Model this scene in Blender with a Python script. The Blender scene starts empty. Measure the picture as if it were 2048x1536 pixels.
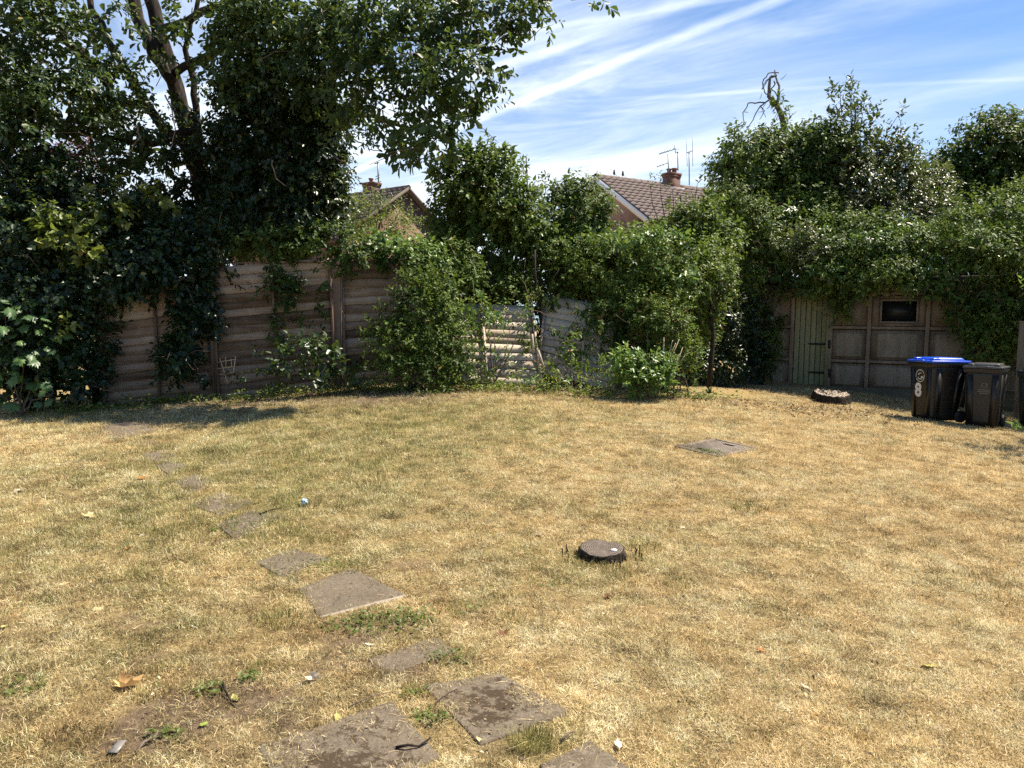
import bpy, math, random
import numpy as np
from mathutils import Vector, Matrix

random.seed(7)
RNG = np.random.default_rng(7)
SC = bpy.context.scene
COL = SC.collection

# ------------------------------------------------------------------ camera
F_PX, CX, CY = 1547.0, 1024.0, 768.0          # focal length and centre in photo pixels (2048 x 1536)
EYE = np.array([0.0, 0.0, 1.6])
PITCH, ROLL = math.atan((768 - 650) / F_PX), 0.015
_F = np.array([0, math.cos(PITCH), -math.sin(PITCH)])
_R0 = np.array([1.0, 0, 0]); _U0 = np.array([0, math.sin(PITCH), math.cos(PITCH)])
_R = _R0 * math.cos(ROLL) + _U0 * math.sin(ROLL)
_U = -_R0 * math.sin(ROLL) + _U0 * math.cos(ROLL)
cam_d = bpy.data.cameras.new('camera'); cam = bpy.data.objects.new('camera', cam_d); COL.objects.link(cam)
cam_d.sensor_width = 36.0; cam_d.lens = 36.0 * F_PX / 2048
cam_d.clip_start = 0.05; cam_d.clip_end = 3000
cam.matrix_world = Matrix(((_R[0], _U[0], -_F[0], EYE[0]), (_R[1], _U[1], -_F[1], EYE[1]), (_R[2], _U[2], -_F[2], EYE[2]), (0, 0, 0, 1)))
SC.camera = cam
SC.render.resolution_x, SC.render.resolution_y = 1024, 768

# ------------------------------------------------------------------ light
SUN_EL = math.radians(57.5); SUN_AZ = math.radians(70)      # azimuth from +Y towards +X
SUN = np.array([math.sin(SUN_AZ) * math.cos(SUN_EL), math.cos(SUN_AZ) * math.cos(SUN_EL), math.sin(SUN_EL)])
sun_d = bpy.data.lights.new('sun', 'SUN'); sun_d.energy = 5.0; sun_d.angle = math.radians(0.5); sun_d.color = (1.0, 0.905, 0.755)
sun = bpy.data.objects.new('sun', sun_d); COL.objects.link(sun)
sun.rotation_euler = Vector((-SUN[0], -SUN[1], -SUN[2])).to_track_quat('-Z', 'Y').to_euler()
sun.location = (8, 6, 14)
SKY_STRENGTH = 0.060
SC.view_settings.view_transform = 'Standard'; SC.view_settings.look = 'None'
SC.view_settings.exposure = 1.18; SC.view_settings.gamma = 1.0; SC.view_settings.use_curve_mapping = False
SC.render.engine = 'CYCLES'
SC.cycles.use_denoising = False
SC.cycles.max_bounces = 6; SC.cycles.transparent_max_bounces = 8
SC.cycles.diffuse_bounces = 3; SC.cycles.glossy_bounces = 2; SC.cycles.transmission_bounces = 4


def ray(px, py):
    d = _F * F_PX + _R * (px - CX) + _U * (CY - py)
    return d / np.linalg.norm(d)

def P(px, py, Y):
    """world point that lies at distance Y in front of the camera on the sight line of a photo pixel"""
    d = ray(px, py)
    return EYE + d * (Y / d[1])

def gz(X, Y):
    """height of the lawn"""
    X = np.asarray(X, float); Y = np.asarray(Y, float)
    yy = np.clip(Y - 4.0, 0, 15.0)
    yy = np.where(yy < 1.5, yy * yy / 3.0 , yy - 0.75)
    z = 0.071 * np.exp(-((X + 0.8) / 6.2) ** 2) * yy
    z = z + 0.22 * np.exp(-((X - 6.5) / 2.5) ** 2 - ((Y - 17) / 2.5) ** 2)
    return z + 0.012 * np.sin(X * 1.9 + 0.7 * Y) * np.sin(Y * 1.3 - 0.4 * X)

def G(px, py):
    """point of the lawn seen at a photo pixel"""
    d = ray(px, py); t = 1.0
    for _ in range(4000):
        p = EYE + d * t
        if p[2] <= gz(p[0], p[1]): break
        t += 0.01
    for _ in range(3):
        p = EYE + d * t
        t += (gz(p[0], p[1]) - p[2]) / d[2]
    p = EYE + d * t
    return np.array([p[0], p[1], float(gz(p[0], p[1]))])

# ------------------------------------------------------------------ world
def nd(nt, typ, **kw):
    n = nt.nodes.new(typ)
    for k, v in kw.items():
        if k == 'inp':
            for i, val in v.items(): n.inputs[i].default_value = val
        else: setattr(n, k, v)
    return n

def M(nt, op, a, b=None, c=None, clamp=False):
    n = nt.nodes.new('ShaderNodeMath'); n.operation = op; n.use_clamp = clamp
    for i, v in enumerate((a, b, c)):
        if v is None: continue
        if isinstance(v, (int, float)): n.inputs[i].default_value = v
        else: nt.links.new(v, n.inputs[i])
    return n.outputs[0]

def mixc(nt, fac, a, b, mode='MIX'):
    n = nt.nodes.new('ShaderNodeMix'); n.data_type = 'RGBA'; n.blend_type = mode
    for idx, v in ((0, fac), (6, a), (7, b)):
        if isinstance(v, (int, float)): n.inputs[idx].default_value = v
        elif isinstance(v, tuple): n.inputs[idx].default_value = v + (1,) if len(v) == 3 else v
        else: nt.links.new(v, n.inputs[idx])
    return n.outputs[2]

def smooth(nt, x, lo, hi):
    n = nt.nodes.new('ShaderNodeMapRange'); n.interpolation_type = 'SMOOTHSTEP'
    nt.links.new(x, n.inputs[0]); n.inputs[1].default_value = lo; n.inputs[2].default_value = hi
    return n.outputs[0]

def noise(nt, vec, scale, detail=3, rough=0.55, dist=0.0):
    n = nd(nt, 'ShaderNodeTexNoise'); n.inputs['Scale'].default_value = scale; n.inputs['Detail'].default_value = detail
    n.inputs['Roughness'].default_value = rough; n.inputs['Distortion'].default_value = dist
    if vec is not None: nt.links.new(vec, n.inputs['Vector'])
    return n.outputs[0]

W = bpy.data.worlds.new('World'); SC.world = W; W.use_nodes = True
nt = W.node_tree; nt.nodes.clear()
out = nd(nt, 'ShaderNodeOutputWorld'); bg = nd(nt, 'ShaderNodeBackground'); nt.links.new(bg.outputs[0], out.inputs[0])
bg.inputs[1].default_value = SKY_STRENGTH
sky = nd(nt, 'ShaderNodeTexSky'); sky.sky_type = 'NISHITA'; sky.sun_disc = False
sky.sun_elevation = SUN_EL; sky.sun_rotation = SUN_AZ
sky.air_density = 1.0; sky.dust_density = 0.25; sky.ozone_density = 2.5; sky.altitude = 50
tint = mixc(nt, 1.0, sky.outputs[0], (0.47, 0.82, 1.14), 'MULTIPLY')
tc = nd(nt, 'ShaderNodeTexCoord'); sep = nd(nt, 'ShaderNodeSeparateXYZ'); nt.links.new(tc.outputs['Generated'], sep.inputs[0])
zc = M(nt, 'ADD', M(nt, 'MAXIMUM', sep.outputs[2], 0.0), 0.05)
cu = M(nt, 'DIVIDE', sep.outputs[0], zc); cv = M(nt, 'DIVIDE', sep.outputs[1], zc)

def cloud_uv(px, py):
    d = ray(px, py); z = max(d[2], 0.0) + 0.05; return np.array([d[0] / z, d[1] / z])

def streak_coords(a, b):
    """along / across a straight line on the cloud layer through the sight lines of two photo pixels"""
    pa, pb = cloud_uv(*a), cloud_uv(*b); t = (pb - pa); L = np.linalg.norm(t); t = t / L; n = np.array([-t[1], t[0]])
    al = M(nt, 'SUBTRACT', M(nt, 'ADD', M(nt, 'MULTIPLY', cu, float(t[0])), M(nt, 'MULTIPLY', cv, float(t[1]))), float(pa @ t))
    ac = M(nt, 'SUBTRACT', M(nt, 'ADD', M(nt, 'MULTIPLY', cu, float(n[0])), M(nt, 'MULTIPLY', cv, float(n[1]))), float(pa @ n))
    return al, ac, L

def vec2(a, b, c=0.0):
    n = nd(nt, 'ShaderNodeCombineXYZ'); nt.links.new(a, n.inputs[0]); nt.links.new(b, n.inputs[1]); n.inputs[2].default_value = c
    return n.outputs[0]

flat = vec2(cu, cv)
wob = noise(nt, flat, 2.2, 4, 0.6)
def contrail(a, b, width, strength, wobble=1.0, fine=7.0, seed=0.0):
    al, ac, L = streak_coords(a, b)
    ac2 = M(nt, 'ADD', ac, M(nt, 'MULTIPLY', M(nt, 'SUBTRACT', wob, 0.5), width * 1.6 * wobble))
    band = M(nt, 'SUBTRACT', 1.0, smooth(nt, M(nt, 'ABSOLUTE', ac2), width * 0.08, width))
    n = noise(nt, vec2(M(nt, 'MULTIPLY', al, 0.5), M(nt, 'MULTIPLY', ac, 1.4), seed), fine, 4, 0.6)
    return M(nt, 'MULTIPLY', M(nt, 'MULTIPLY', band, smooth(nt, n, 0.15, 0.75)), strength)

trails = [contrail((1040, 118), (1330, 12), 0.06, 0.50, 1.2, 3.8, 1.0),
          contrail((1130, 48), (1290, 22), 0.035, 0.38, 0.8, 3.4, 2.0),
          contrail((1040, 190), (1440, 88), 0.18, 0.40, 1.4, 3.2, 3.0),
          contrail((1020, 212), (1480, 184), 0.035, 0.20, 0.9, 4.0, 4.0),
          contrail((690, 350), (790, 308), 0.05, 0.6, 0.4, 4.0, 5.0),
          contrail((1500, 270), (1850, 190), 0.22, 0.24, 1.0, 2.4, 6.0)]
al, ac, _l = streak_coords((1040, 190), (1440, 88))
cirrus_n = noise(nt, vec2(M(nt, 'MULTIPLY', al, 0.42), M(nt, 'MULTIPLY', ac, 0.95), 3.3), 1.5, 7, 0.66, 1.0)
fil = noise(nt, vec2(M(nt, 'MULTIPLY', al, 0.7), M(nt, 'MULTIPLY', ac, 3.0), 8.1), 2.4, 5, 0.65, 0.9)
cirrus = M(nt, 'MULTIPLY', smooth(nt, cirrus_n, 0.22, 0.82), M(nt, 'ADD', 0.30, M(nt, 'MULTIPLY', fil, 0.75)))
# thin veil of high cloud lies thicker away to the north-west, away from the clear quarter on the right
veil = smooth(nt, M(nt, 'SUBTRACT', M(nt, 'MULTIPLY', cu, 1.0), M(nt, 'MULTIPLY', cv, 0.55)), 0.5, -2.2)
cirrus = M(nt, 'MULTIPLY', cirrus, M(nt, 'ADD', 0.14, M(nt, 'MULTIPLY', veil, 1.3)))
horizon = M(nt, 'MULTIPLY', smooth(nt, sep.outputs[2], 0.42, 0.05), 0.50)
tot = M(nt, 'ADD', cirrus, horizon)
for t in trails: tot = M(nt, 'ADD', tot, t)
tot = M(nt, 'MULTIPLY', M(nt, 'MINIMUM', tot, 0.93), smooth(nt, sep.outputs[2], -0.02, 0.05))
skyc = mixc(nt, tot, tint, (8.4, 9.2, 10.0))
nt.links.new(skyc, bg.inputs[0])

# ------------------------------------------------------------------ object helpers
def tag(o, label=None, cat=None, group=None, kind=None):
    if label: o['label'] = label
    if cat: o['category'] = cat
    if group: o['group'] = group
    if kind: o['kind'] = kind
    return o

def link(o, parent=None):
    COL.objects.link(o)
    if parent is not None: o.parent = parent
    return o

def thing(name, loc, label, cat, group=None, rz=0.0):
    o = bpy.data.objects.new(name, None); link(o); o.location = [float(v) for v in loc]; o.rotation_euler = (0, 0, rz)
    o.empty_display_size = 0.2
    return tag(o, label, cat, group)

def poly_mesh(name, V, faces, mat, smooth_shade=False, attrs=None):
    """V (n,3); faces: list of (m,k) integer arrays"""
    V = np.asarray(V, np.float32)
    me = bpy.data.meshes.new(name)
    me.vertices.add(len(V)); me.vertices.foreach_set('co', V.ravel())
    faces = [np.asarray(f, np.int32) for f in faces if len(f)]
    tot = sum(f.size for f in faces); npoly = sum(len(f) for f in faces)
    me.loops.add(tot); me.polygons.add(npoly)
    me.loops.foreach_set('vertex_index', np.concatenate([f.ravel() for f in faces]))
    starts, s = [], 0
    for f in faces:
        starts.append(s + np.arange(len(f)) * f.shape[1]); s += f.size
    me.polygons.foreach_set('loop_start', np.concatenate(starts).astype(np.int32))
    if attrs:
        for k, a in attrs.items():
            at = me.attributes.new(k, 'FLOAT', 'POINT'); at.data.foreach_set('value', np.asarray(a, np.float32))
    me.update(calc_edges=True)
    if smooth_shade: me.polygons.foreach_set('use_smooth', np.ones(npoly, bool))
    if mat is not None: me.materials.append(mat)
    return me

def add(name, V, faces, mat, parent=None, smooth_shade=False, attrs=None, origin=None):
    """a mesh object; V in world coordinates when it has no parent or the parent sits at the origin given"""
    V = np.asarray(V, float)
    if origin is not None: V = V - np.asarray(origin)[None, :]
    o = bpy.data.objects.new(name, poly_mesh(name, V, faces, mat, smooth_shade, attrs)); link(o, parent)
    if origin is not None and parent is None: o.location = [float(v) for v in origin]
    return o

class MB:
    """collects shapes for one mesh"""
    def __init__(s): s.v = []; s.q = []; s.t = []; s.n = []
    def _base(s): return sum(len(a) for a in s.v)
    def raw(s, V, quads=(), tris=()):
        b = s._base(); s.v.append(np.asarray(V, float).reshape(-1, 3))
        if len(quads): s.q.append(np.asarray(quads) + b)
        if len(tris): s.t.append(np.asarray(tris) + b)
        return s
    def box(s, c, size, R=None, top=None):
        """centre, full size, 3x3 rotation; top = (sx, sy) scale of the top face"""
        c = np.asarray(c, float); hx, hy, hz = [v / 2 for v in size]
        V = np.array([[-hx, -hy, -hz], [hx, -hy, -hz], [hx, hy, -hz], [-hx, hy, -hz], [-hx, -hy, hz], [hx, -hy, hz], [hx, hy, hz], [-hx, hy, hz]])
        if top is not None: V[4:, 0] *= top[0]; V[4:, 1] *= top[1]
        if R is not None: V = V @ np.asarray(R).T
        return s.raw(V + c, [[0, 3, 2, 1], [4, 5, 6, 7], [0, 1, 5, 4], [1, 2, 6, 5], [2, 3, 7, 6], [3, 0, 4, 7]])
    def tube(s, pts, radii, sides=6, cap=True):
        pts = np.asarray(pts, float); n = len(pts)
        radii = np.full(n, radii) if np.isscalar(radii) else np.asarray(radii, float)
        tan = np.gradient(pts, axis=0); tan /= np.linalg.norm(tan, axis=1)[:, None] + 1e-9
        ref = np.array([0.31, 0.22, 0.92]) if abs(tan[0][2]) < 0.9 else np.array([1.0, 0.1, 0])
        V = []; a = np.arange(sides) * 2 * math.pi / sides
        u = np.cross(tan[0], ref); u /= np.linalg.norm(u)
        for i in range(n):
            u = u - tan[i] * (u @ tan[i]); u /= np.linalg.norm(u) + 1e-9
            w = np.cross(tan[i], u)
            V.append(pts[i] + radii[i] * (np.cos(a)[:, None] * u + np.sin(a)[:, None] * w))
        V = np.concatenate(V); q = []
        for i in range(n - 1):
            for j in range(sides):
                k = (j + 1) % sides
                q.append([i * sides + j, i * sides + k, (i + 1) * sides + k, (i + 1) * sides + j])
        t = []
        if cap:
            e = n * sides; V = np.vstack([V, pts[0], pts[-1]])
            for j in range(sides):
                k = (j + 1) % sides
                t.append([e, k, j]); t.append([e + 1, (n - 1) * sides + j, (n - 1) * sides + k])
        return s.raw(V, q, t)
    def lathe(s, prof, c=(0, 0, 0), sides=16, jitter=None):
        a = np.arange(sides) * 2 * math.pi / sides; V = []
        for i, (r, z) in enumerate(prof):
            rr = r * (1 + (jitter[i] if jitter is not None else 0))
            V.append(np.stack([rr * np.cos(a), rr * np.sin(a), np.full(sides, z) if np.isscalar(z) else z], 1))
        V = np.concatenate(V); n = len(prof); q = []
        for i in range(n - 1):
            for j in range(sides):
                k = (j + 1) % sides; q.append([i * sides + j, i * sides + k, (i + 1) * sides + k, (i + 1) * sides + j])
        e = len(V); V = np.vstack([V, [0, 0, V[:sides, 2].mean()], [0, 0, V[-sides:, 2].mean()]]); t = []
        for j in range(sides):
            k = (j + 1) % sides; t.append([e, k, j]); t.append([e + 1, (n - 1) * sides + j, (n - 1) * sides + k])
        return s.raw(V + np.asarray(c, float), q, t)
    def prism(s, poly, z0, z1):
        """vertical prism over an outline; z1 may be one height per corner"""
        poly = np.asarray(poly, float); n = len(poly)
        z0 = np.full(n, z0) if np.isscalar(z0) else np.asarray(z0); z1 = np.full(n, z1) if np.isscalar(z1) else np.asarray(z1)
        V = np.vstack([np.c_[poly, z0], np.c_[poly, z1], [*poly.mean(0), z0.mean()], [*poly.mean(0), z1.mean()]])
        q = [[i, (i + 1) % n, n + (i + 1) % n, n + i] for i in range(n)]
        t = [[2 * n, (i + 1) % n, i] for i in range(n)] + [[2 * n + 1, n + i, n + (i + 1) % n] for i in range(n)]
        return s.raw(V, q, t)
    def build(s, name, mat, parent=None, smooth_shade=False, origin=None, bevel=0.0):
        V = np.concatenate(s.v); f = []
        if s.q: f.append(np.concatenate(s.q))
        if s.t: f.append(np.concatenate(s.t))
        o = add(name, V, f, mat, parent, smooth_shade, None, origin)
        if bevel:
            m = o.modifiers.new('bevel', 'BEVEL'); m.width = bevel; m.segments = 2; m.limit_method = 'ANGLE'
        return o

# ------------------------------------------------------------------ numpy value noise
_perm = np.random.default_rng(3).random((64, 64))
def vnoise(x, y, scale=1.0, octaves=3, seed=0):
    x = np.asarray(x, float) * scale + seed * 13.7; y = np.asarray(y, float) * scale + seed * 7.1
    r = 0; amp = 1.0; tot = 0
    for o in range(octaves):
        xi = np.floor(x).astype(int); yi = np.floor(y).astype(int); fx = x - xi; fy = y - yi
        fx = fx * fx * (3 - 2 * fx); fy = fy * fy * (3 - 2 * fy)
        a = _perm[xi % 64, yi % 64]; b = _perm[(xi + 1) % 64, yi % 64]; c = _perm[xi % 64, (yi + 1) % 64]; d = _perm[(xi + 1) % 64, (yi + 1) % 64]
        r = r + amp * ((a * (1 - fx) + b * fx) * (1 - fy) + (c * (1 - fx) + d * fx) * fy); tot += amp
        amp *= 0.5; x = x * 2.03 + 5.2; y = y * 2.03 + 1.7
    return r / tot

# ------------------------------------------------------------------ materials
def newmat(name):
    m = bpy.data.materials.new(name); m.use_nodes = True; t = m.node_tree; t.nodes.clear()
    o = nd(t, 'ShaderNodeOutputMaterial'); b = nd(t, 'ShaderNodeBsdfPrincipled'); t.links.new(b.outputs[0], o.inputs[0])
    return m, t, b, o

def setc(t, sock, v):
    if isinstance(v, tuple): sock.default_value = v + (1,) if len(v) == 3 else v
    elif isinstance(v, (int, float)): sock.default_value = v
    else: t.links.new(v, sock)

def ramp(t, fac, stops, interp='LINEAR'):
    n = nd(t, 'ShaderNodeValToRGB'); n.color_ramp.interpolation = interp; e = n.color_ramp.elements
    while len(e) < len(stops): e.new(0.5)
    for i, (p, c) in enumerate(stops): e[i].position = p; e[i].color = c + (1,)
    t.links.new(fac, n.inputs[0]); return n.outputs[0]

def bump(t, b, h, strength=0.3, dist=0.01):
    n = nd(t, 'ShaderNodeBump'); n.inputs['Strength'].default_value = strength; n.inputs['Distance'].default_value = dist
    t.links.new(h, n.inputs['Height']); t.links.new(n.outputs[0], b.inputs['Normal'])

def objco(t): return nd(t, 'ShaderNodeTexCoord').outputs['Object']
def attr(t, name):
    n = nd(t, 'ShaderNodeAttribute'); n.attribute_name = name; return n.outputs['Fac']
def scaled(t, vec, s):
    n = nd(t, 'ShaderNodeMapping'); n.inputs['Scale'].default_value = s; t.links.new(vec, n.inputs[0]); return n.outputs[0]

def mat_plain(name, col, rough=0.6, var=0.25, scale=8.0, spec=0.4, metal=0.0, bmp=0.15):
    m, t, b, o = newmat(name); co = objco(t); n = noise(t, co, scale, 5, 0.6)
    dark = tuple(c * (1 - var) for c in col); lite = tuple(min(1, c * (1 + var)) for c in col)
    setc(t, b.inputs['Base Color'], ramp(t, n, [(0.25, dark), (0.75, lite)]))
    b.inputs['Roughness'].default_value = rough; b.inputs['Specular IOR Level'].default_value = spec; b.inputs['Metallic'].default_value = metal
    if bmp: bump(t, b, n, bmp, 0.01)
    return m

def mat_leaf(name, stops, rough=0.42, trans=0.3, spec=0.45, tcol=(0.30, 0.42, 0.05)):
    m, t, b, o = newmat(name); a = attr(t, 'tint')
    c = ramp(t, a, stops); setc(t, b.inputs['Base Color'], c)
    b.inputs['Roughness'].default_value = rough; b.inputs['Specular IOR Level'].default_value = spec
    tr = nd(t, 'ShaderNodeBsdfTranslucent'); cc = mixc(t, 0.45, c, tcol); t.links.new(cc, tr.inputs[0])
    mx = nd(t, 'ShaderNodeMixShader'); mx.inputs[0].default_value = trans
    t.links.new(b.outputs[0], mx.inputs[1]); t.links.new(tr.outputs[0], mx.inputs[2]); t.links.new(mx.outputs[0], o.inputs[0])
    return m

def mat_wood(name, cols, rough=0.8, axis=0, rnd=0.5):
    """weathered boards: grain along one axis, every board its own tone"""
    m, t, b, o = newmat(name); co = objco(t)
    s = [30.0, 30.0, 30.0]; s[axis] = 1.6
    info = nd(t, 'ShaderNodeObjectInfo'); off = nd(t, 'ShaderNodeVectorMath'); off.operation = 'ADD'
    cmb = nd(t, 'ShaderNodeCombineXYZ'); t.links.new(M(t, 'MULTIPLY', info.outputs['Random'], 37.0), cmb.inputs[0]); t.links.new(M(t, 'MULTIPLY', info.outputs['Random'], 11.0), cmb.inputs[2])
    t.links.new(co, off.inputs[0]); t.links.new(cmb.outputs[0], off.inputs[1])
    g = noise(t, scaled(t, off.outputs[0], tuple(s)), 1.0, 5, 0.65, 0.4)
    big = noise(t, off.outputs[0], 2.2, 4, 0.6)
    f = M(t, 'ADD', M(t, 'ADD', M(t, 'MULTIPLY', g, 0.55), M(t, 'MULTIPLY', big, 0.5)), M(t, 'MULTIPLY', M(t, 'SUBTRACT', info.outputs['Random'], 0.5), rnd))
    n = len(cols); setc(t, b.inputs['Base Color'], ramp(t, f, [(0.2 + 0.6 * i / (n - 1), c) for i, c in enumerate(cols)]))
    b.inputs['Roughness'].default_value = rough; b.inputs['Specular IOR Level'].default_value = 0.2
    bump(t, b, g, 0.5, 0.004)
    return m

MT = {}
MT['leaf_tree'] = mat_leaf('tree leaves', [(0.0, (0.018, 0.036, 0.014)), (0.45, (0.040, 0.072, 0.022)), (0.8, (0.08, 0.13, 0.035)), (0.95, (0.16, 0.20, 0.05)), (1.0, (0.30, 0.24, 0.06))], 0.46, 0.24, 0.3)
MT['leaf_ivy'] = mat_leaf('ivy leaves', [(0.0, (0.018, 0.040, 0.010)), (0.4, (0.062, 0.106, 0.022)), (0.75, (0.135, 0.195, 0.034)), (0.95, (0.22, 0.27, 0.05)), (1.0, (0.28, 0.20, 0.06))], 0.52, 0.26, 0.24)
MT['leaf_shaded'] = mat_leaf('shade darkened leaves', [(0.0, (0.010, 0.022, 0.008)), (0.45, (0.024, 0.050, 0.014)), (0.8, (0.05, 0.09, 0.022)), (1.0, (0.12, 0.14, 0.035))], 0.38, 0.18)  # ivy green darkened so that the shade is in the leaf colour
MT['leaf_bright'] = mat_leaf('young leaves', [(0.0, (0.04, 0.08, 0.02)), (0.5, (0.09, 0.17, 0.035)), (0.9, (0.17, 0.27, 0.05)), (1.0, (0.30, 0.30, 0.07))], 0.4, 0.32)
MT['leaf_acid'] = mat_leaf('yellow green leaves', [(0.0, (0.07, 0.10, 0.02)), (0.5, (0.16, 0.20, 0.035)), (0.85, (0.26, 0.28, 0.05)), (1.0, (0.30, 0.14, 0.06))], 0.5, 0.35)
MT['leaf_olive'] = mat_leaf('dull grey green leaves', [(0.0, (0.022, 0.036, 0.016)), (0.5, (0.062, 0.086, 0.030)), (0.85, (0.13, 0.14, 0.055)), (1.0, (0.26, 0.19, 0.09))], 0.4, 0.22)
MT['leaf_maple'] = mat_leaf('maple leaves', [(0.0, (0.04, 0.085, 0.03)), (0.5, (0.075, 0.14, 0.045)), (1.0, (0.13, 0.22, 0.05))], 0.42, 0.25)
MT['leaf_red'] = mat_leaf('purple red leaves', [(0.0, (0.05, 0.012, 0.015)), (1.0, (0.14, 0.035, 0.04))], 0.4, 0.25, tcol=(0.4, 0.06, 0.06))

def mat_bark(name, c0, c1, c2):
    m, t, b, o = newmat(name); co = objco(t)
    n = noise(t, scaled(t, co, (9, 9, 2.2)), 2.0, 6, 0.7, 0.5)
    setc(t, b.inputs['Base Color'], ramp(t, n, [(0.3, c0), (0.5, c1), (0.72, c2)])); b.inputs['Roughness'].default_value = 0.9
    b.inputs['Specular IOR Level'].default_value = 0.15; bump(t, b, n, 0.9, 0.03)
    return m
MT['bark'] = mat_bark('bark', (0.010, 0.008, 0.006), (0.028, 0.022, 0.017), (0.085, 0.067, 0.05))
MT['twig'] = mat_bark('twig bark', (0.08, 0.06, 0.045), (0.17, 0.13, 0.10), (0.30, 0.24, 0.18))
MT['dead'] = mat_bark('bare dead wood', (0.07, 0.06, 0.055), (0.14, 0.125, 0.11), (0.24, 0.215, 0.19))

# ------------------------------------------------------------------ foliage
def unit(v): return v / (np.linalg.norm(v, axis=-1, keepdims=True) + 1e-9)

def leaf_mesh(pos, d, nr, L, Wd, tint, obovate=False, fold=0.13, curl=0.10):
    n = len(pos); d = unit(d); nr = unit(nr - d * np.sum(nr * d, 1, keepdims=True)); sd = np.cross(d, nr)
    L = L[:, None]; Wd = Wd[:, None]
    a1, w1, a2, w2 = (0.36, 0.30, 0.76, 0.46) if obovate else (0.26, 0.46, 0.62, 0.36)
    up = nr * (fold * Wd)
    V = np.empty((n, 6, 3))
    V[:, 0] = pos; V[:, 1] = pos + d * a1 * L + sd * w1 * Wd + up; V[:, 2] = pos + d * a2 * L + sd * w2 * Wd + up - nr * curl * 0.4 * L
    V[:, 3] = pos + d * L - nr * curl * L
    V[:, 4] = pos + d * a2 * L - sd * w2 * Wd + up - nr * curl * 0.4 * L; V[:, 5] = pos + d * a1 * L - sd * w1 * Wd + up
    b = (np.arange(n) * 6)[:, None]
    q = np.concatenate([b + np.array([[0, 1, 2, 3]]), b + np.array([[0, 3, 4, 5]])])
    return V.reshape(-1, 3), q, np.repeat(tint, 6)

def clump_leaves(blobs, dens, L=0.09, W=0.55, k=8, twig=0.22, droop=0.3, upness=0.3, shell=0.22, rng=None, gap=0.36, tint=(0.35, 0.2), tintnoise=0.35, back=0.35, yellow=0.01, obovate=False, inner=0.25):
    """leaves in small sprays spread through the volume of ellipsoids (px, py, rx, ry, Y, depth radius [, density factor [, tint shift]])"""
    rng = rng or RNG; PP, DD, NN, LL, TT = [], [], [], [], []
    for bl in blobs:
        px, py, rx, ry, Y, rd = bl[:6]; df = bl[6] if len(bl) > 6 else 1.0; ts = bl[7] if len(bl) > 7 else 0.0
        c = P(px, py, Y); R = np.array([rx * Y / F_PX, rd, ry * Y / F_PX])
        n = max(3, int(DENSITY * dens * df * math.pi * R[0] * R[2] * (1 + 0.25 * min(R[1] / max(R[0], .05), 1.5))))
        o = unit(rng.normal(size=(n * 2, 3)))
        keep = (o[:, 1] < 0.15) | (rng.random(n * 2) < back); o = o[keep][:n]; n = len(o)
        r = 1.0 - np.abs(rng.normal(0, shell, n)); ins = rng.random(n) < inner; r[ins] = rng.random(ins.sum()) ** 0.5 * 0.9
        r = np.clip(r, 0.05, 1.05)
        lump = vnoise(o[:, 0] * 2.3 + c[0] * 1.1, o[:, 2] * 2.3 + o[:, 1] * 1.7 + c[2], 1.6, 3, seed=int(px) % 17)
        r = r * (0.62 + 0.74 * lump)
        cp = c + o * R * r[:, None]
        nz = vnoise(cp[:, 0] + cp[:, 1] * 0.7, cp[:, 2] * 1.1 - cp[:, 1] * 0.4, 2.1, 3, seed=5)
        if gap > 0:
            lowz = vnoise(cp[:, 0] * 1.1 + cp[:, 1] * 0.5, cp[:, 2] * 1.2 + cp[:, 1] * 0.3, 1.15, 2, seed=7)
            kp = (0.55 * nz + 0.45 * lowz > gap + 0.02) | (r < 0.62); cp, o, nz, r = cp[kp], o[kp], nz[kp], r[kp]; n = len(cp)
            if n == 0: continue
        t = unit(o * 0.75 + np.array([0, 0, upness]) + rng.normal(0, 0.45, (n, 3)))
        ref = unit(np.cross(t, unit(rng.normal(size=(n, 3))))); ref2 = np.cross(t, ref)
        s = (np.arange(k) + 0.5) / k
        ang = np.arange(k) * 2.4 + rng.random((n, 1)) * 6.28
        pos = cp[:, None, :] + t[:, None, :] * (s[None, :, None] * twig) + np.array([0, 0, -0.10 * twig * droop]) * (s ** 2)[None, :, None]
        perp = np.cos(ang)[..., None] * ref[:, None, :] + np.sin(ang)[..., None] * ref2[:, None, :]
        d = t[:, None, :] * (0.35 + 0.5 * s[None, :, None]) + perp * 0.9 + np.array([0, 0, -droop]) + rng.normal(0, 0.22, (n, k, 3))
        nr = o[:, None, :] * 0.5 + np.array([0, 0, 0.75]) + t[:, None, :] * 0.3 + rng.normal(0, 0.38, (n, k, 3))
        ll = L * rng.uniform(0.6, 1.18, (n, k)) * rng.uniform(0.72, 1.22, (n, 1)) * np.where(r < 0.62, 1.5, 1.0)[:, None]
        tt = tint[0] + ts + (nz[:, None] - 0.5) * tintnoise * 2 + rng.normal(0, tint[1], (n, 1)) * 0.6 + rng.normal(0, tint[1] * 0.55, (n, k))
        tt = np.clip(tt, 0, 0.94); tt[rng.random((n, k)) < yellow] = 1.0
        PP.append(pos.reshape(-1, 3)); DD.append(d.reshape(-1, 3)); NN.append(nr.reshape(-1, 3)); LL.append(ll.ravel()); TT.append(tt.ravel())
    pos = np.concatenate(PP); d = np.concatenate(DD); nr = np.concatenate(NN); ll = np.concatenate(LL); tt = np.concatenate(TT)
    return leaf_mesh(pos, d, nr, ll, ll * W, tt, obovate)

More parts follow.
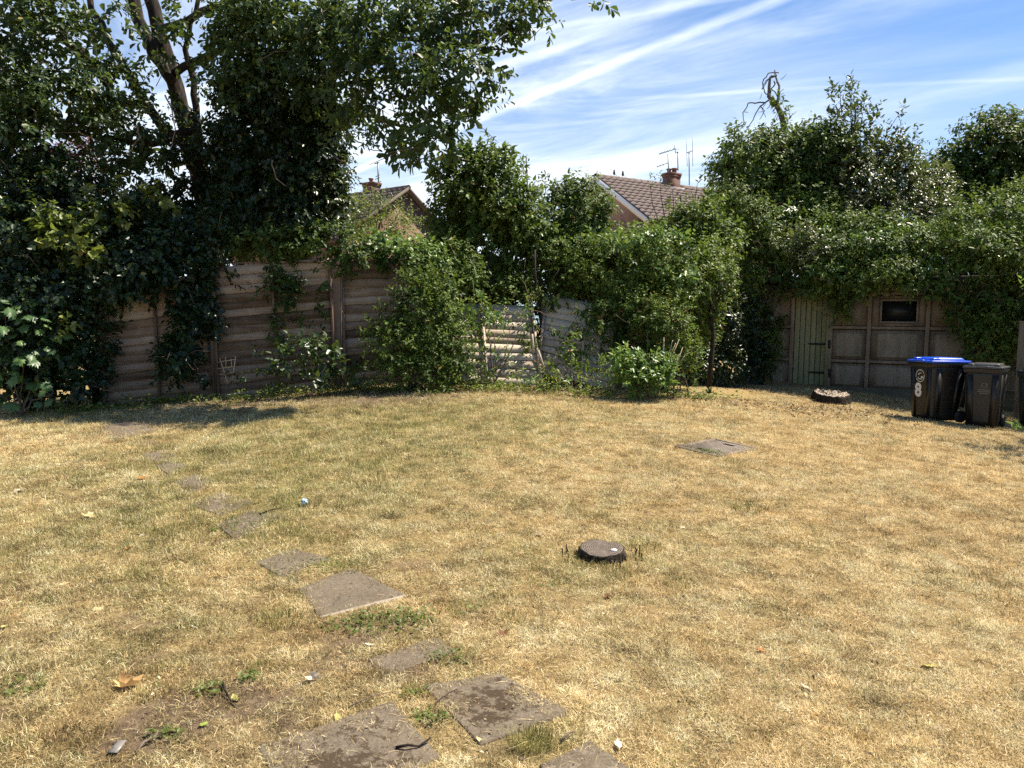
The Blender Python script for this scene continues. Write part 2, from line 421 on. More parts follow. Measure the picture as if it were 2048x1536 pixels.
LEAVES = [0]
DENSITY = 4.0
def foliage(name, parent, mat, blobs, dens, **kw):
    V, q, tt = clump_leaves(blobs, dens, **kw)
    LEAVES[0] += len(q) // 2
    return add(name, V, [q], MT[mat], parent, False, {'tint': tt}, origin=np.array(parent.location))

def stems(name, parent, mat, lines, sides=6):
    """lines: list of (points, radii)"""
    mb = MB()
    for pts, rad in lines: mb.tube(pts, rad, sides)
    return mb.build(name, MT[mat], parent, True, origin=np.array(parent.location))

def pxline(pts, Y):
    """photo polyline -> world points; every entry (px, py[, Y])"""
    return np.array([P(p[0], p[1], p[2] if len(p) > 2 else Y) for p in pts])

def outer_twigs(name, parent, mat, blobs, n, rng, ln=(0.25, 0.6)):
    """thin bare shoots that break the surface of a leafy mass"""
    L = []
    for _ in range(n):
        b = blobs[rng.integers(len(blobs))]; c = P(b[0], b[1], b[4]); R = np.array([b[2] * b[4] / F_PX, b[5], b[3] * b[4] / F_PX]); o = rng.normal(size=3); o[1] = -abs(o[1]); o[2] = abs(o[2]) * .8; o = unit(o)
        s0 = c + o * R * .7; e = s0 + unit(o + rng.normal(0, .5, 3)) * rng.uniform(*ln); m = (s0 + e) / 2 + np.array([0, 0, rng.uniform(-.05, .10)]); L.append((np.array([s0, m, e + [0, 0, rng.uniform(-.15, .05)]]) - 0.0, [.007, .005, .003]))
    return tag(stems(name, parent, mat, L, 4), kind='stuff')

def wiggle(pts, n=5, amp=0.03, rng=None):
    rng = rng or RNG; pts = np.asarray(pts); tt = np.linspace(0, len(pts) - 1, (len(pts) - 1) * n + 1)
    r = np.stack([np.interp(tt, np.arange(len(pts)), pts[:, i]) for i in range(3)], 1)
    r[1:-1] += rng.normal(0, amp, (len(r) - 2, 3)); return r

def base_of(px, Y):
    """point of the ground below a photo column at distance Y"""
    X = P(px, 700, Y)[0]; return np.array([X, Y, float(gz(X, Y))])

# ================================================================== GROUND
GSC = 1.0
def gauss(X, Y, spots):
    r = np.zeros_like(np.asarray(X, float))
    for (c, s, a) in spots: r = r + a * GSC * np.exp(-((X - c[0]) ** 2 + (Y - c[1]) ** 2) / (2 * s * s))
    return r

GREEN_SPOTS = [(G(px, py), s, a) for px, py, s, a in [(560, 905, 1.2, .17), (820, 865, 1.6, .18), (980, 850, 1.4, .12), (330, 1090, 0.8, .17), (500, 1010, 0.8, .13), (180, 960, 0.8, .14),
    (650, 820, 1.1, .16), (1250, 835, 1.5, .12), (1480, 830, 0.8, .08), (1130, 1135, 0.35, .20), (1290, 1090, .4, .10), (770, 1250, 0.22, .3), (700, 1080, .5, .10), (1060, 1485, .09, .8), (280, 1300, .3, .12), (1600, 1100, .8, .06), (1180, 770, 1.0, .35), (150, 830, .8, .3)]]
BARE_SPOTS = [(G(px, py), s, a) for px, py, s, a in [(90, 1480, .28, .18), (420, 1420, .2, .15), (330, 1500, .25, .12), (560, 1430, .16, .25), (480, 1400, .14, .25), (820, 1330, .16, .5), (1000, 1500, .12, .5), (250, 860, .35, .6),
    (300, 885, .25, .5), (470, 1035, .25, .4), (1290, 790, .5, .35), (820, 795, .7, .5), (700, 785, .9, .5), (1390, 1005, .22, .35), (1330, 950, .25, .3), (60, 1400, .3, .15), (1500, 775, .5, .5), (500, 800, 1.2, .5), (150, 815, .8, .4), (1620, 800, .5, .4)]]
def f_green(X, Y):
    n = vnoise(X, Y, 0.55, 3, 1); m = vnoise(X, Y, 2.4, 3, 2)
    return np.clip(gauss(X, Y, GREEN_SPOTS) + (n - 0.50) * 0.28 + (m - 0.5) * 0.32 + (vnoise(X, Y, 8.0, 3, 44) - .5) * .55 + 0.045 + 0.06 * np.clip(0.5 - X, 0, 1.5) - 0.05 * np.clip(X, 0, 5), 0, 1)
def f_bare(X, Y):
    n = vnoise(X, Y, 1.7, 4, 3); m = vnoise(X, Y, 5.0, 3, 9)
    return np.clip(gauss(X, Y, BARE_SPOTS) + np.clip((n - 0.60) * 2.2, 0, 1) * 0.6 + np.clip((m - 0.60) * 2.0, 0, 1) * 0.6 + np.clip((vnoise(X, Y, 3.6, 4, 33) - 0.50) * 2.6, 0, .55) * np.clip((0.7 - X) / 1.2, 0, 1) * np.clip((6.2 - Y) / 2.0, 0, 1), 0, 1)

def m_ground():
    m, t, b, o = newmat('dry lawn thatch'); co = objco(t)
    g = attr(t, 'green'); br = attr(t, 'bare')
    n1 = noise(t, co, 26.0, 6, 0.7, 0.5); n2 = noise(t, scaled(t, co, (90, 45, 60)), 1.0, 4, 0.7, 1.5); n3 = noise(t, co, 5.0, 4, 0.6)
    straw = ramp(t, M(t, 'ADD', M(t, 'MULTIPLY', n2, 0.6), M(t, 'MULTIPLY', n1, 0.4)), [(0.3, (0.10, 0.066, 0.03)), (0.5, (0.27, 0.19, 0.085)), (0.68, (0.50, 0.38, 0.18))])
    grn = ramp(t, n2, [(0.3, (0.05, 0.055, 0.018)), (0.7, (0.22, 0.21, 0.07))])
    soil = ramp(t, n1, [(0.3, (0.075, 0.053, 0.034)), (0.6, (0.19, 0.135, 0.085)), (0.8, (0.30, 0.225, 0.15))])
    c = mixc(t, M(t, 'MULTIPLY', g, 0.8), straw, grn)
    f = smooth(t, M(t, 'ADD', br, M(t, 'MULTIPLY', M(t, 'SUBTRACT', n3, 0.5), 0.6)), 0.2, 0.7)
    c = mixc(t, f, c, soil); setc(t, b.inputs['Base Color'], c)
    b.inputs['Roughness'].default_value = 0.95; b.inputs['Specular IOR Level'].default_value = 0.1
    bump(t, b, M(t, 'ADD', n2, n1), 1.0, 0.012); return m
xs = np.concatenate([[-900, -400, -150, -60, -30], np.arange(-16, 16.01, 0.14), [30, 60, 150, 400, 900]])
ys = np.concatenate([[-400, -100, -30, -8], np.arange(-1.5, 24, 0.14), [32, 60, 150, 400, 1500]])
gx, gy = np.meshgrid(xs, ys); nx, ny = len(xs), len(ys)
rough_z = 0.010 * (vnoise(gx, gy, 6.0, 3, 4) - 0.5) * 2
V = np.stack([gx, gy, gz(gx, gy) + rough_z], -1).reshape(-1, 3)
ii = (np.arange(ny - 1)[:, None] * nx + np.arange(nx - 1)[None, :]).ravel()
Q = np.stack([ii, ii + 1, ii + nx + 1, ii + nx], 1)
o = add('ground', V, [Q], m_ground(), None, True, {'green': f_green(gx, gy).ravel(), 'bare': f_bare(gx, gy).ravel()})
tag(o, kind='structure', label='parched straw coloured lawn with bare patches')

# ------------------------------------------------------------------ paving slabs sunk in the lawn
def m_slab():
    m, t, b, o = newmat('weathered concrete slab'); co = objco(t); info = nd(t, 'ShaderNodeObjectInfo')
    off = nd(t, 'ShaderNodeVectorMath'); off.operation = 'ADD'; t.links.new(co, off.inputs[0])
    cmb = nd(t, 'ShaderNodeCombineXYZ'); t.links.new(M(t, 'MULTIPLY', info.outputs['Random'], 23.0), cmb.inputs[0]); t.links.new(cmb.outputs[0], off.inputs[1])
    co = off.outputs[0]
    n = noise(t, co, 60, 6, 0.75); big = noise(t, co, 4.0, 6, 0.7, 0.4); fine = noise(t, co, 260, 3, 0.7); mid = noise(t, co, 17, 8, 0.78, 0.3)
    base = ramp(t, M(t, 'ADD', M(t, 'MULTIPLY', n, 0.5), M(t, 'MULTIPLY', fine, 0.5)), [(0.32, (0.055, 0.042, 0.029)), (0.47, (0.125, 0.098, 0.070)), (0.58, (0.19, 0.155, 0.115)), (0.72, (0.42, 0.37, 0.30))])
    base = mixc(t, 1.0, base, ramp(t, big, [(0.3, (0.78, 0.76, 0.72)), (0.7, (1.12, 1.12, 1.1))]), 'MULTIPLY')
    moss = attr(t, 'moss')
    base = mixc(t, M(t, 'MULTIPLY', smooth(t, moss, -0.1, -0.45), M(t, 'ADD', 0.45, mid)), base, (0.58, 0.50, 0.40))
    lich = smooth(t, M(t, 'ADD', M(t, 'MULTIPLY', moss, 0.35), mid), 0.66, 0.74)
    base = mixc(t, M(t, 'MULTIPLY', lich, M(t, 'MULTIPLY', smooth(t, moss, 0.1, 0.4), 0.55)), base, (0.34, 0.29, 0.23))
    f = smooth(t, M(t, 'ADD', M(t, 'ADD', M(t, 'MULTIPLY', moss, 0.42), M(t, 'MULTIPLY', big, 0.30)), M(t, 'MULTIPLY', mid, 0.62)), 0.655, 0.70)
    speck = smooth(t, fine, 0.62, 0.70)
    c = mixc(t, M(t, 'MULTIPLY', f, M(t, 'SUBTRACT', 0.95, M(t, 'MULTIPLY', speck, 0.5))), base, (0.045, 0.028, 0.014)); setc(t, b.inputs['Base Color'], c)
    b.inputs['Roughness'].default_value = 0.9; b.inputs['Specular IOR Level'].default_value = 0.2
    bump(t, b, M(t, 'ADD', n, fine), 0.6, 0.006); return m
MSLAB = m_slab()
SLAB_POLYS = []
SLABS = [  # corners in photo pixels (None: the fourth corner of a square), lift, moss, label
    ([(703, 1137), (813, 1193), (640, 1236), (596, 1180)], 0.004, -0.35, 'clean square concrete slab with a pale chipped front edge, lifted proud of the grass'),
    ([(512, 1126), (585, 1099), (664, 1118), (560, 1156)], 0.003, 0.05, 'grey slab just behind the clean square slab, its right end under dry grass'),
    ([(432, 1050), (505, 1023), (568, 1032), (470, 1082)], 0.002, 0.35, 'dark slab half hidden by grass, left of and nearer than the blue ball'),
    ([(380, 1010), (440, 985), (510, 1003), (440, 1032)], 0.001, 0.25, 'slab split by grass between the dark half hidden slab and two small far slabs'),
    ([(345, 963), (395, 949), (434, 966), (385, 987)], 0.002, 0.15, 'small brown slab second from the far end of the clear stepping stones'),
    ([(310, 931), (348, 921), (377, 933), (335, 950)], 0.003, 0.0, 'small pale grey stepping stone farthest along the clear part of the path'),
    ([(283, 909), (325, 899), (354, 911), (310, 924)], 0.0, 0.3, 'thin strip of slab showing through straw beyond the pale stepping stone'),
    ([(203, 848), (290, 841), (307, 862), (225, 886)], 0.001, 0.35, 'slab at the far left end of the path near the tree shadow'),
    ([(845, 1372), (1000, 1348), (1140, 1426), (962, 1492)], 0.002, 0.5, 'large dark slab stained with brown moss, right of the two nearest slabs'),
    ([(515, 1496), (785, 1406), (880, 1516), (590, 1660)], 0.003, 0.5, 'large mottled slab at the bottom edge with black moss blotches'),
    ([(735, 1320), (872, 1274), (916, 1304), (772, 1352)], 0.0, 0.35, 'slab nearly buried in straw behind the two large mossy slabs'),
    ([(1078, 1532), (1180, 1483), (1300, 1565), (1170, 1660)], 0.002, 0.4, 'corner of a grey slab at the bottom edge, nearest to the dark green tuft'),
]
for poly, lift, moss, lab in SLABS:
    W3 = [G(*p) if p else None for p in poly]
    if W3[3] is None: W3[3] = W3[0] + W3[2] - W3[1]
    W3 = np.array(W3); c = W3.mean(0); pts = []
    for i in range(4):
        a, b2 = W3[i], W3[(i + 1) % 4]
        for s_ in (0.0, 0.02, 0.2, 0.4, 0.6, 0.8, 0.98):
            q = a + (b2 - a) * s_; q[:2] += RNG.normal(0, 0.0022, 2)
            if s_ == 0.0: q[:2] += (c - q)[:2] * 0.012
            pts.append(q)
    pts = np.array(pts); SLAB_POLYS.append((W3[:, :2], lift))
    nrm = np.linalg.lstsq(np.c_[W3[:, :2] - c[:2], np.ones(4)], gz(W3[:, 0], W3[:, 1]), rcond=None)[0]   # the slab is a flat plate on the slope
    def pl(xy): return (xy - c[:2]) @ nrm[:2] + nrm[2] + lift + 0.006
    k = len(pts); A = pts[:, :2]; rad = np.linalg.norm(A - c[:2], axis=1)
    inner = c[:2] + (A - c[:2]) * (1 - 0.007 / rad)[:, None]
    rings = [np.c_[A, pl(A) - 0.05], np.c_[A, pl(A) - 0.006], np.c_[inner, pl(inner)]]
    for s_ in (0.93, 0.55, 0.28):
        rr = c[:2] + (A - c[:2]) * s_; rings.append(np.c_[rr, pl(rr) + RNG.normal(0, 0.0006, k)])
    V = np.vstack(rings + [np.array([[c[0], c[1], float(pl(c[:2]))]])])
    q = [[r * k + i, r * k + (i + 1) % k, (r + 1) * k + (i + 1) % k, (r + 1) * k + i] for r in range(len(rings) - 1) for i in range(k)]
    t = [[len(rings) * k, (len(rings) - 1) * k + i, (len(rings) - 1) * k + (i + 1) % k] for i in range(k)]
    ms_ = max(moss, 0.0); fr_ = np.array([1.0 if 7 <= i_ <= 14 else 0.0 for i_ in range(k)]); mo = np.concatenate([list(ms_ * 0.2 + min(moss, 0) * fr_), list(min(moss, 0) * fr_), list(ms_ * 0.2 + min(moss, 0) * .6 * fr_), [ms_ * .7] * k, [ms_] * k, [ms_ * 1.1] * k, [ms_ * 1.1]])
    o = add('paving_slab', V, [np.array(q), np.array(t)], MSLAB, None, False, {'moss': mo}, origin=c)
    tag(o, lab, 'paving slab', 'paving slabs sunk in the lawn', 'thing')

def edge_dist(X, Y, poly):
    d = np.full(X.shape, 9.0)
    for i in range(len(poly)):
        a, b = poly[i], poly[(i + 1) % len(poly)]; ab = b - a; t = np.clip(((X - a[0]) * ab[0] + (Y - a[1]) * ab[1]) / (ab @ ab), 0, 1)
        d = np.minimum(d, np.hypot(X - a[0] - t * ab[0], Y - a[1] - t * ab[1]))
    return d
def slab_cover(X, Y):
    """1 where the lawn is free to grow, towards 0 on clear slab"""
    r = np.ones(X.shape)
    for poly, lift in SLAB_POLYS:
        b = poly; box = (X > b[:, 0].min()) & (X < b[:, 0].max()) & (Y > b[:, 1].min()) & (Y < b[:, 1].max())
        ix = np.nonzero(box)[0]
        if not len(ix): continue
        ins = in_poly(X[ix], Y[ix], poly); ix = ix[ins]; d = edge_dist(X[ix], Y[ix], poly)
        w = 0.034 if lift > 0.0035 else 0.065 if lift > 0.0015 else 0.10
        n = vnoise(X[ix], Y[ix], 9.0, 3, 15); far = np.clip((Y[ix] - 4.5) / 4, 0, 1)
        edge = np.clip((w * (0.2 + 1.9 * n) - d) / 0.025 + .5, 0, 1)
        blot = np.clip((n - (0.70 if lift > .0035 else 0.60 - 0.07 * far)) * 8, 0, 1) * (0.35 if lift > .0035 else 0.75)
        r[ix] = np.maximum(np.maximum(edge, blot), 0.004)
    return r

def in_poly(X, Y, poly):
    r = np.zeros(X.shape, bool); n = len(poly)
    for i in range(n):
        x1, y1 = poly[i]; x2, y2 = poly[(i + 1) % n]
        c = ((y1 > Y) != (y2 > Y)) & (X < (x2 - x1) * (Y - y1) / (y2 - y1 + 1e-12) + x1); r ^= c
    return r

# ------------------------------------------------------------------ inspection cover
MC = np.array([G(*p) for p in [(1366, 895), (1425, 881), (1493, 894), (1446, 916)]])
unit_ = lambda v: v / np.linalg.norm(v)
mcc = MC.mean(0); e1 = MC[3] - MC[0] + MC[2] - MC[1]; e2 = MC[1] - MC[0] + MC[2] - MC[3]
l1, l2 = np.linalg.norm(e1) / 2, np.linalg.norm(e2) / 2; a1 = math.atan2(e1[1], e1[0])
l1 = min(max(l1, .5), .95); l2 = min(max(l2, .5), .95)
mh = thing('manhole_cover', (mcc[0], mcc[1], mcc[2] + 0.01), 'rusty brown rectangular drain cover with chequer tread and two lifting slots', 'drain cover', None, a1)
_ex = unit_(e1); _ez = np.cross(_ex, e2); _ez /= np.linalg.norm(_ez); _ez = _ez if _ez[2] > 0 else -_ez; _ey = np.cross(_ez, _ex)
mh.matrix_world = Matrix(((_ex[0], _ey[0], _ez[0], mcc[0]), (_ex[1], _ey[1], _ez[1], mcc[1]), (_ex[2], _ey[2], _ez[2], mcc[2] + .002), (0, 0, 0, 1)))
def m_iron():
    m, t, b, o = newmat('rusty cast iron'); co = objco(t); n = noise(t, co, 30, 5, 0.65); big = noise(t, co, 5, 4, 0.6)
    setc(t, b.inputs['Base Color'], ramp(t, M(t, 'ADD', M(t, 'MULTIPLY', n, 0.5), M(t, 'MULTIPLY', big, 0.5)), [(0.3, (0.08, 0.06, 0.045)), (0.5, (0.155, 0.12, 0.092)), (0.7, (0.24, 0.19, 0.15))]))
    b.inputs['Roughness'].default_value = 0.75; b.inputs['Metallic'].default_value = 0.0; bump(t, b, n, 0.3, 0.004); return m
MIRON = m_iron(); MDARK = mat_plain('black void', (0.006, 0.006, 0.006), 0.9, 0.1, 5, 0.1, 0, 0)
fb = MB()
for sx in (-1, 1): fb.box((sx * (l1 / 2 + 0.02), 0, -0.01), (0.04, l2 + 0.08, 0.05))
for sy in (-1, 1): fb.box((0, sy * (l2 / 2 + 0.02), -0.01), (l1 - 0.002, 0.04, 0.048))
fb.build('cover_frame', MIRON, mh)
pb = MB(); pb.box((0, 0, -0.008), (l1 - 0.012, l2 - 0.012, 0.03))
pb.build('cover_plate', MIRON, mh)
tb = MB(); k = 0.045; nxs, nys = int(l1 / k) - 1, int(l2 / k) - 1
for i in range(nxs):
    for j in range(nys):
        a = math.pi / 4 if (i + j) % 2 else -math.pi / 4; R = [[math.cos(a), -math.sin(a), 0], [math.sin(a), math.cos(a), 0], [0, 0, 1]]
        tb.box(((i - (nxs - 1) / 2) * k, (j - (nys - 1) / 2) * k, 0.0095), (0.034, 0.009, 0.005), R, (0.8, 0.5))
tag(tb.build('tread', MIRON, mh), kind='stuff')
for sx in (-0.32, 0.30):
    MB().box((0.06 * sx, sx * l2 * 1.1, 0.0095), (0.13, 0.035, 0.007)).build('lifting_slot', MDARK, mh)

# ------------------------------------------------------------------ tree stumps
def m_endgrain(name, c0, c1, c2, ring=22):
    m, t, b, o = newmat(name); co = objco(t)
    w = nd(t, 'ShaderNodeTexWave'); w.wave_type = 'RINGS'; w.rings_direction = 'Z'; w.inputs['Scale'].default_value = ring; w.inputs['Distortion'].default_value = 3.0; w.inputs['Detail'].default_value = 3
    t.links.new(co, w.inputs[0]); n = noise(t, co, 24, 5, 0.7)
    setc(t, b.inputs['Base Color'], ramp(t, M(t, 'ADD', M(t, 'MULTIPLY', w.outputs[0], 0.30), M(t, 'MULTIPLY', n, 0.7)), [(0.3, c0), (0.5, c1), (0.75, c2)]))
    b.inputs['Roughness'].default_value = 0.9; b.inputs['Specular IOR Level'].default_value = 0.15; bump(t, b, M(t, 'ADD', w.outputs[0], n), 0.5, 0.01); return m
def stump(name, c, R, h, label, mat_top, mat_side, rough, seed, sides=40, rot=0.0):
    rg = np.random.default_rng(seed); st = thing(name, c, label, 'tree stump', 'tree stumps left in the lawn', rot)
    a = np.arange(sides) * 2 * math.pi / sides
    lob = 1 + 0.05 * np.sin(3 * a + 1) + 0.035 * np.sin(5 * a + seed) + rg.normal(0, 0.012, sides)
    prof = [(R * 1.12, -0.06), (R * 1.05, h * 0.25), (R * 1.0, h * 0.7), (R * 0.99, h * 0.93), (R * 0.95, h)]
    V, q = [], []
    for r, z in prof:
        jit = 1 + rg.normal(0, 0.02, sides); V.append(np.c_[r * lob * jit * np.cos(a), r * lob * jit * np.sin(a), np.full(sides, z) + rg.normal(0, 0.006, sides) * rough])
    for i in range(len(prof) - 1):
        for j in range(sides): k = (j + 1) % sides; q.append([i * sides + j, i * sides + k, (i + 1) * sides + k, (i + 1) * sides + j])
    add('bark', np.concatenate(V), [np.array(q)], mat_side, st, False)
    rings = [V[-1] * [0.985, 0.985, 1.0]]
    for s in (0.85, 0.65, 0.45, 0.25): 
        r = V[-1] * [s, s, 1]; r[:, 2] = h + rg.normal(0, 0.012, sides) * rough + 0.003; rings.append(r)
    T = np.vstack(rings + [[[0, 0, h]]]); q = [[r * sides + j, r * sides + (j + 1) % sides, (r + 1) * sides + (j + 1) % sides, (r + 1) * sides + j] for r in range(4) for j in range(sides)]
    tt = [[5 * sides, 4 * sides + j, 4 * sides + (j + 1) % sides] for j in range(sides)]
    add('cut_face', T, [np.array(q), np.array(tt)], mat_top, st, False)
    return st
c1 = G(1203, 1113)
stump_near = stump('tree_stump', c1, 0.158, 0.062, 'small low grey stump in the middle of the lawn ringed by cut sprouts', m_endgrain('grey end grain', (0.055, 0.043, 0.033), (0.125, 0.10, 0.08), (0.21, 0.175, 0.14)), MT['bark'], 0.15, 5)
stump_near.rotation_euler = (0.09, 0.0, 0.0)
rg = np.random.default_rng(2)
for i in range(26):
    a = rg.choice([rg.uniform(-0.9, 0.3), rg.uniform(2.6, 3.6), rg.uniform(-2.2, -1.0)]); r = 0.158 + rg.uniform(0.012, 0.13)
    p0 = np.array([r * math.cos(a), r * math.sin(a), -0.01]); h = rg.uniform(0.035, 0.085)
    p1 = p0 + np.array([rg.normal(0, 0.012), rg.normal(0, 0.012), h])
    MB().tube([p0, (p0 + p1) / 2, p1], [0.0045, 0.004, 0.0035], 5).build('cut_sprout', MT['bark'], stump_near, True)
ch = MB(); cpl = [(0.05, -0.045), (0.082, -0.030), (0.098, -0.047), (0.085, -0.066), (0.06, -0.064)]
ch.prism(cpl, 0.060, 0.072).build('wood_chip', mat_plain('fresh pale wood', (0.72, 0.66, 0.58), 0.8, 0.12, 40), stump_near)
c2 = G(1661, 804)
ms = m_endgrain('sun bleached end grain', (0.07, 0.05, 0.035), (0.25, 0.20, 0.15), (0.46, 0.40, 0.33), 9)
stump_far = stump('tree_stump', c2, 0.315, 0.165, 'broad sun bleached stump with a cracked top near the garage door', ms, MT['bark'], 1.6, 8, 48)
stump_far.rotation_euler = (0.13, 0.02, 0.0)
for i in range(16):
    a = rg.uniform(0, 6.28); r = rg.uniform(0.06, 0.29); s = rg.uniform(0.05, 0.12)
    R3 = np.array(Matrix.Rotation(rg.uniform(0, 3.1), 3, 'Z') @ Matrix.Rotation(rg.normal(0, 0.15), 3, 'X'))
    MB().box((r * math.cos(a), r * math.sin(a), 0.165 + rg.uniform(0, 0.015)), (s, s * rg.uniform(.35, .7), rg.uniform(0.02, 0.04)), R3, (0.7, 0.6)).build('split_chunk', ms, stump_far)

# ------------------------------------------------------------------ ball
cb = G(609, 1012)
bm_ball = MB(); R0 = 0.0295; pr = [(R0 * math.sin(x), -R0 * math.cos(x)) for x in np.linspace(0.05, math.pi - 0.05, 15)]
ball = bm_ball.lathe(pr, (0, 0, 0), 24).build('ball', None, None, True); ball.location = (cb[0], cb[1], cb[2] + R0 + 0.006)
m, t, b, o2 = newmat('pale blue ball with dark spots'); v = nd(t, 'ShaderNodeTexVoronoi'); v.inputs['Scale'].default_value = 44.0; t.links.new(objco(t), v.inputs[0])
setc(t, b.inputs['Base Color'], mixc(t, smooth(t, v.outputs['Distance'], 0.40, 0.30), (0.45, 0.66, 0.74), (0.05, 0.07, 0.10))); b.inputs['Roughness'].default_value = 0.35
ball.data.materials.append(m); tag(ball, 'small pale blue ball with dark spots lying on the grass', 'ball')

# ------------------------------------------------------------------ fallen leaves, twigs, scraps
def leaf_outline(kind):
    if kind == 'maple':
        pts = [(0, -0.35), (0.10, -0.18), (0.34, -0.30), (0.30, -0.08), (0.52, 0.02), (0.38, 0.12), (0.42, 0.34), (0.20, 0.24), (0.12, 0.40), (0, 0.60)]
    else:
        pts = [(0, -0.5), (0.14, -0.34), (0.23, -0.08), (0.22, 0.16), (0.11, 0.38), (0, 0.52)]
    return np.array(pts + [(-x, y) for x, y in pts[-2:0:-1]])
def dry_leaf_mesh(kind, curl, rg):
    o = leaf_outline(kind); o = o + rg.normal(0, 0.018, o.shape); n = len(o)
    rings = [o, o * 0.66, o * 0.33]; V = np.vstack(rings + [[[0, 0]]])
    ang = rg.uniform(-.5, .5); ca, sa = math.cos(ang), math.sin(ang); u = V[:, 0] * ca + V[:, 1] * sa; w_ = -V[:, 0] * sa + V[:, 1] * ca
    R_ = 0.30 / max(curl, .05); uu = R_ * np.sin(np.clip(u / R_, -2.4, 2.4)); z = R_ * (1 - np.cos(np.clip(u / R_, -2.4, 2.4))) + curl * 0.35 * w_ ** 2 + rg.normal(0, 0.014, len(V)) + 0.03 * np.sin(V[:, 1] * 14)
    V3 = np.c_[uu * ca - w_ * sa, uu * sa + w_ * ca, z - z.min()]
    q = [[k * n + i, k * n + (i + 1) % n, (k + 1) * n + (i + 1) % n, (k + 1) * n + i] for k in range(2) for i in range(n)]
    t = [[3 * n, 2 * n + i, 2 * n + (i + 1) % n] for i in range(n)]
    return V3, [np.array(q), np.array(t)]
def m_dry(name, col):
    m, t, b, o = newmat(name); n = noise(t, objco(t), 9, 4, 0.6)
    c = ramp(t, n, [(0.3, tuple(x * 0.7 for x in col)), (0.7, tuple(min(.9, x * 1.2) for x in col))]); setc(t, b.inputs['Base Color'], c); b.inputs['Roughness'].default_value = 0.7
    b.inputs['Specular IOR Level'].default_value = 0.25
    tr = nd(t, 'ShaderNodeBsdfTranslucent'); t.links.new(c, tr.inputs[0]); mx = nd(t, 'ShaderNodeMixShader'); mx.inputs[0].default_value = 0.25
    t.links.new(b.outputs[0], mx.inputs[1]); t.links.new(tr.outputs[0], mx.inputs[2]); t.links.new(mx.outputs[0], o.inputs[0]); return m
DRY = {'cream': m_dry('cream dry leaf', (0.66, 0.52, 0.27)), 'tan': m_dry('tan dry leaf', (0.60, 0.38, 0.16)), 'pale': m_dry('pale dry leaf', (0.66, 0.57, 0.44)), 'orange': m_dry('orange dry leaf', (0.45, 0.18, 0.05)),
       'brown': m_dry('brown dry leaf', (0.22, 0.10, 0.045)), 'yellow': m_dry('yellow leaf', (0.55, 0.50, 0.16)), 'green': m_dry('fading green leaf', (0.26, 0.32, 0.07))}
FALLEN = [  # px, py, width px, kind, colour, curl, label
    (250, 1376, 62, 'maple', 'tan', 1.25, 'large curled tan leaf at the lower left, biggest of the fallen leaves'),
    (628, 1362, 44, 'maple', 'pale', 1.7, 'pale leaf rolled into two curls, left of the mossy slabs'),
    (181, 1036, 30, 'maple', 'cream', 0.5, 'cream leaf lying flat on the green patch left of the stepping stones'),
    (33, 986, 30, 'maple', 'pale', 0.35, 'pale flat leaf at the left edge of the lawn'),
    (196, 1221, 24, 'oval', 'cream', 0.2, 'flat cream leaf below the tan curled leaf on the left'),
    (190, 1167, 22, 'maple', 'tan', 0.8, 'small tan curled leaf on the left of the lawn'),
    (284, 1072, 14, 'oval', 'pale', 0.4, 'tiny pale leaf beside the green patch, left of the dark slab'),
    (256, 1100, 22, 'maple', 'orange', 0.5, 'small orange leaf below the green patch on the left'),
    (284, 958, 20, 'maple', 'orange', 0.5, 'orange leaf left of the small far stepping stones'),
    (1077, 1072, 16, 'maple', 'pale', 0.8, 'small white leaf curled up left of the near stump'),
    (1215, 1196, 22, 'maple', 'brown', 0.5, 'dark brown leaf on straw below the near stump'),
    (1006, 1272, 30, 'maple', 'brown', 0.5, 'brown lobed leaf beyond the large dark slab'),
    (1522, 1304, 22, 'maple', 'orange', 0.5, 'orange leaf on the straw at the lower right'),
    (1858, 1336, 32, 'maple', 'yellow', 0.4, 'pale yellow leaf at the lower right of the lawn'),
    (1612, 1378, 32, 'oval', 'pale', 0.3, 'long pale leaf strip between the orange and the yellow leaf'),
    (677, 1442, 30, 'oval', 'yellow', 0.8, 'yellow folded leaf on the corner of the large mottled slab'),
    (408, 1452, 26, 'oval', 'green', 0.4, 'yellow green oval leaf on bare soil at the lower left'),
    (960, 1485, 22, 'oval', 'cream', 0.7, 'cream leaf at the front tip of the large dark slab'),
    (425, 1062, 18, 'maple', 'green', 0.6, 'green leaf at the left tip of the dark half hidden slab'),
    (470, 1400, 28, 'oval', 'yellow', 0.5, 'yellowing leaf tucked under the bent dark twig'),
    (1365, 1058, 16, 'oval', 'pale', 0.4, 'small pale leaf right of and beyond the near stump'),
    (970, 1322, 18, 'oval', 'cream', 0.4, 'small cream leaf beyond the brown lobed leaf'),
    (128, 1170, 18, 'oval', 'cream', 0.4, 'small cream leaf left of the small tan curled leaf'),
    (8, 1256, 22, 'oval', 'yellow', 0.3, 'yellow leaf cut off by the left edge of the photo'),
    (740, 1292, 22, 'oval', 'pale', 0.3, 'pale leaf just behind the nearly buried slab'),
    (1120, 1238, 14, 'oval', 'cream', 0.4, 'tiny cream leaf on straw, front left of the near stump'),
    (700, 1170, 16, 'oval', 'cream', 0.2, 'tiny cream leaf lying on the clean square slab'),
]
for i, (px, py, w, kind, colr, curl, lab) in enumerate(FALLEN):
    g = G(px, py); s = w / F_PX * g[1] / 0.95; rg = np.random.default_rng(100 + i)
    V, f = dry_leaf_mesh(kind, curl, rg); o = add('fallen_leaf', V * s, f, DRY[colr], None, True)
    o.location = (g[0], g[1], g[2] + 0.006); o.rotation_euler = (rg.normal(0.15, 0.15), rg.normal(0, 0.18), rg.uniform(0, 6.28)); tag(o, lab, 'leaf', 'fallen leaves on the lawn')
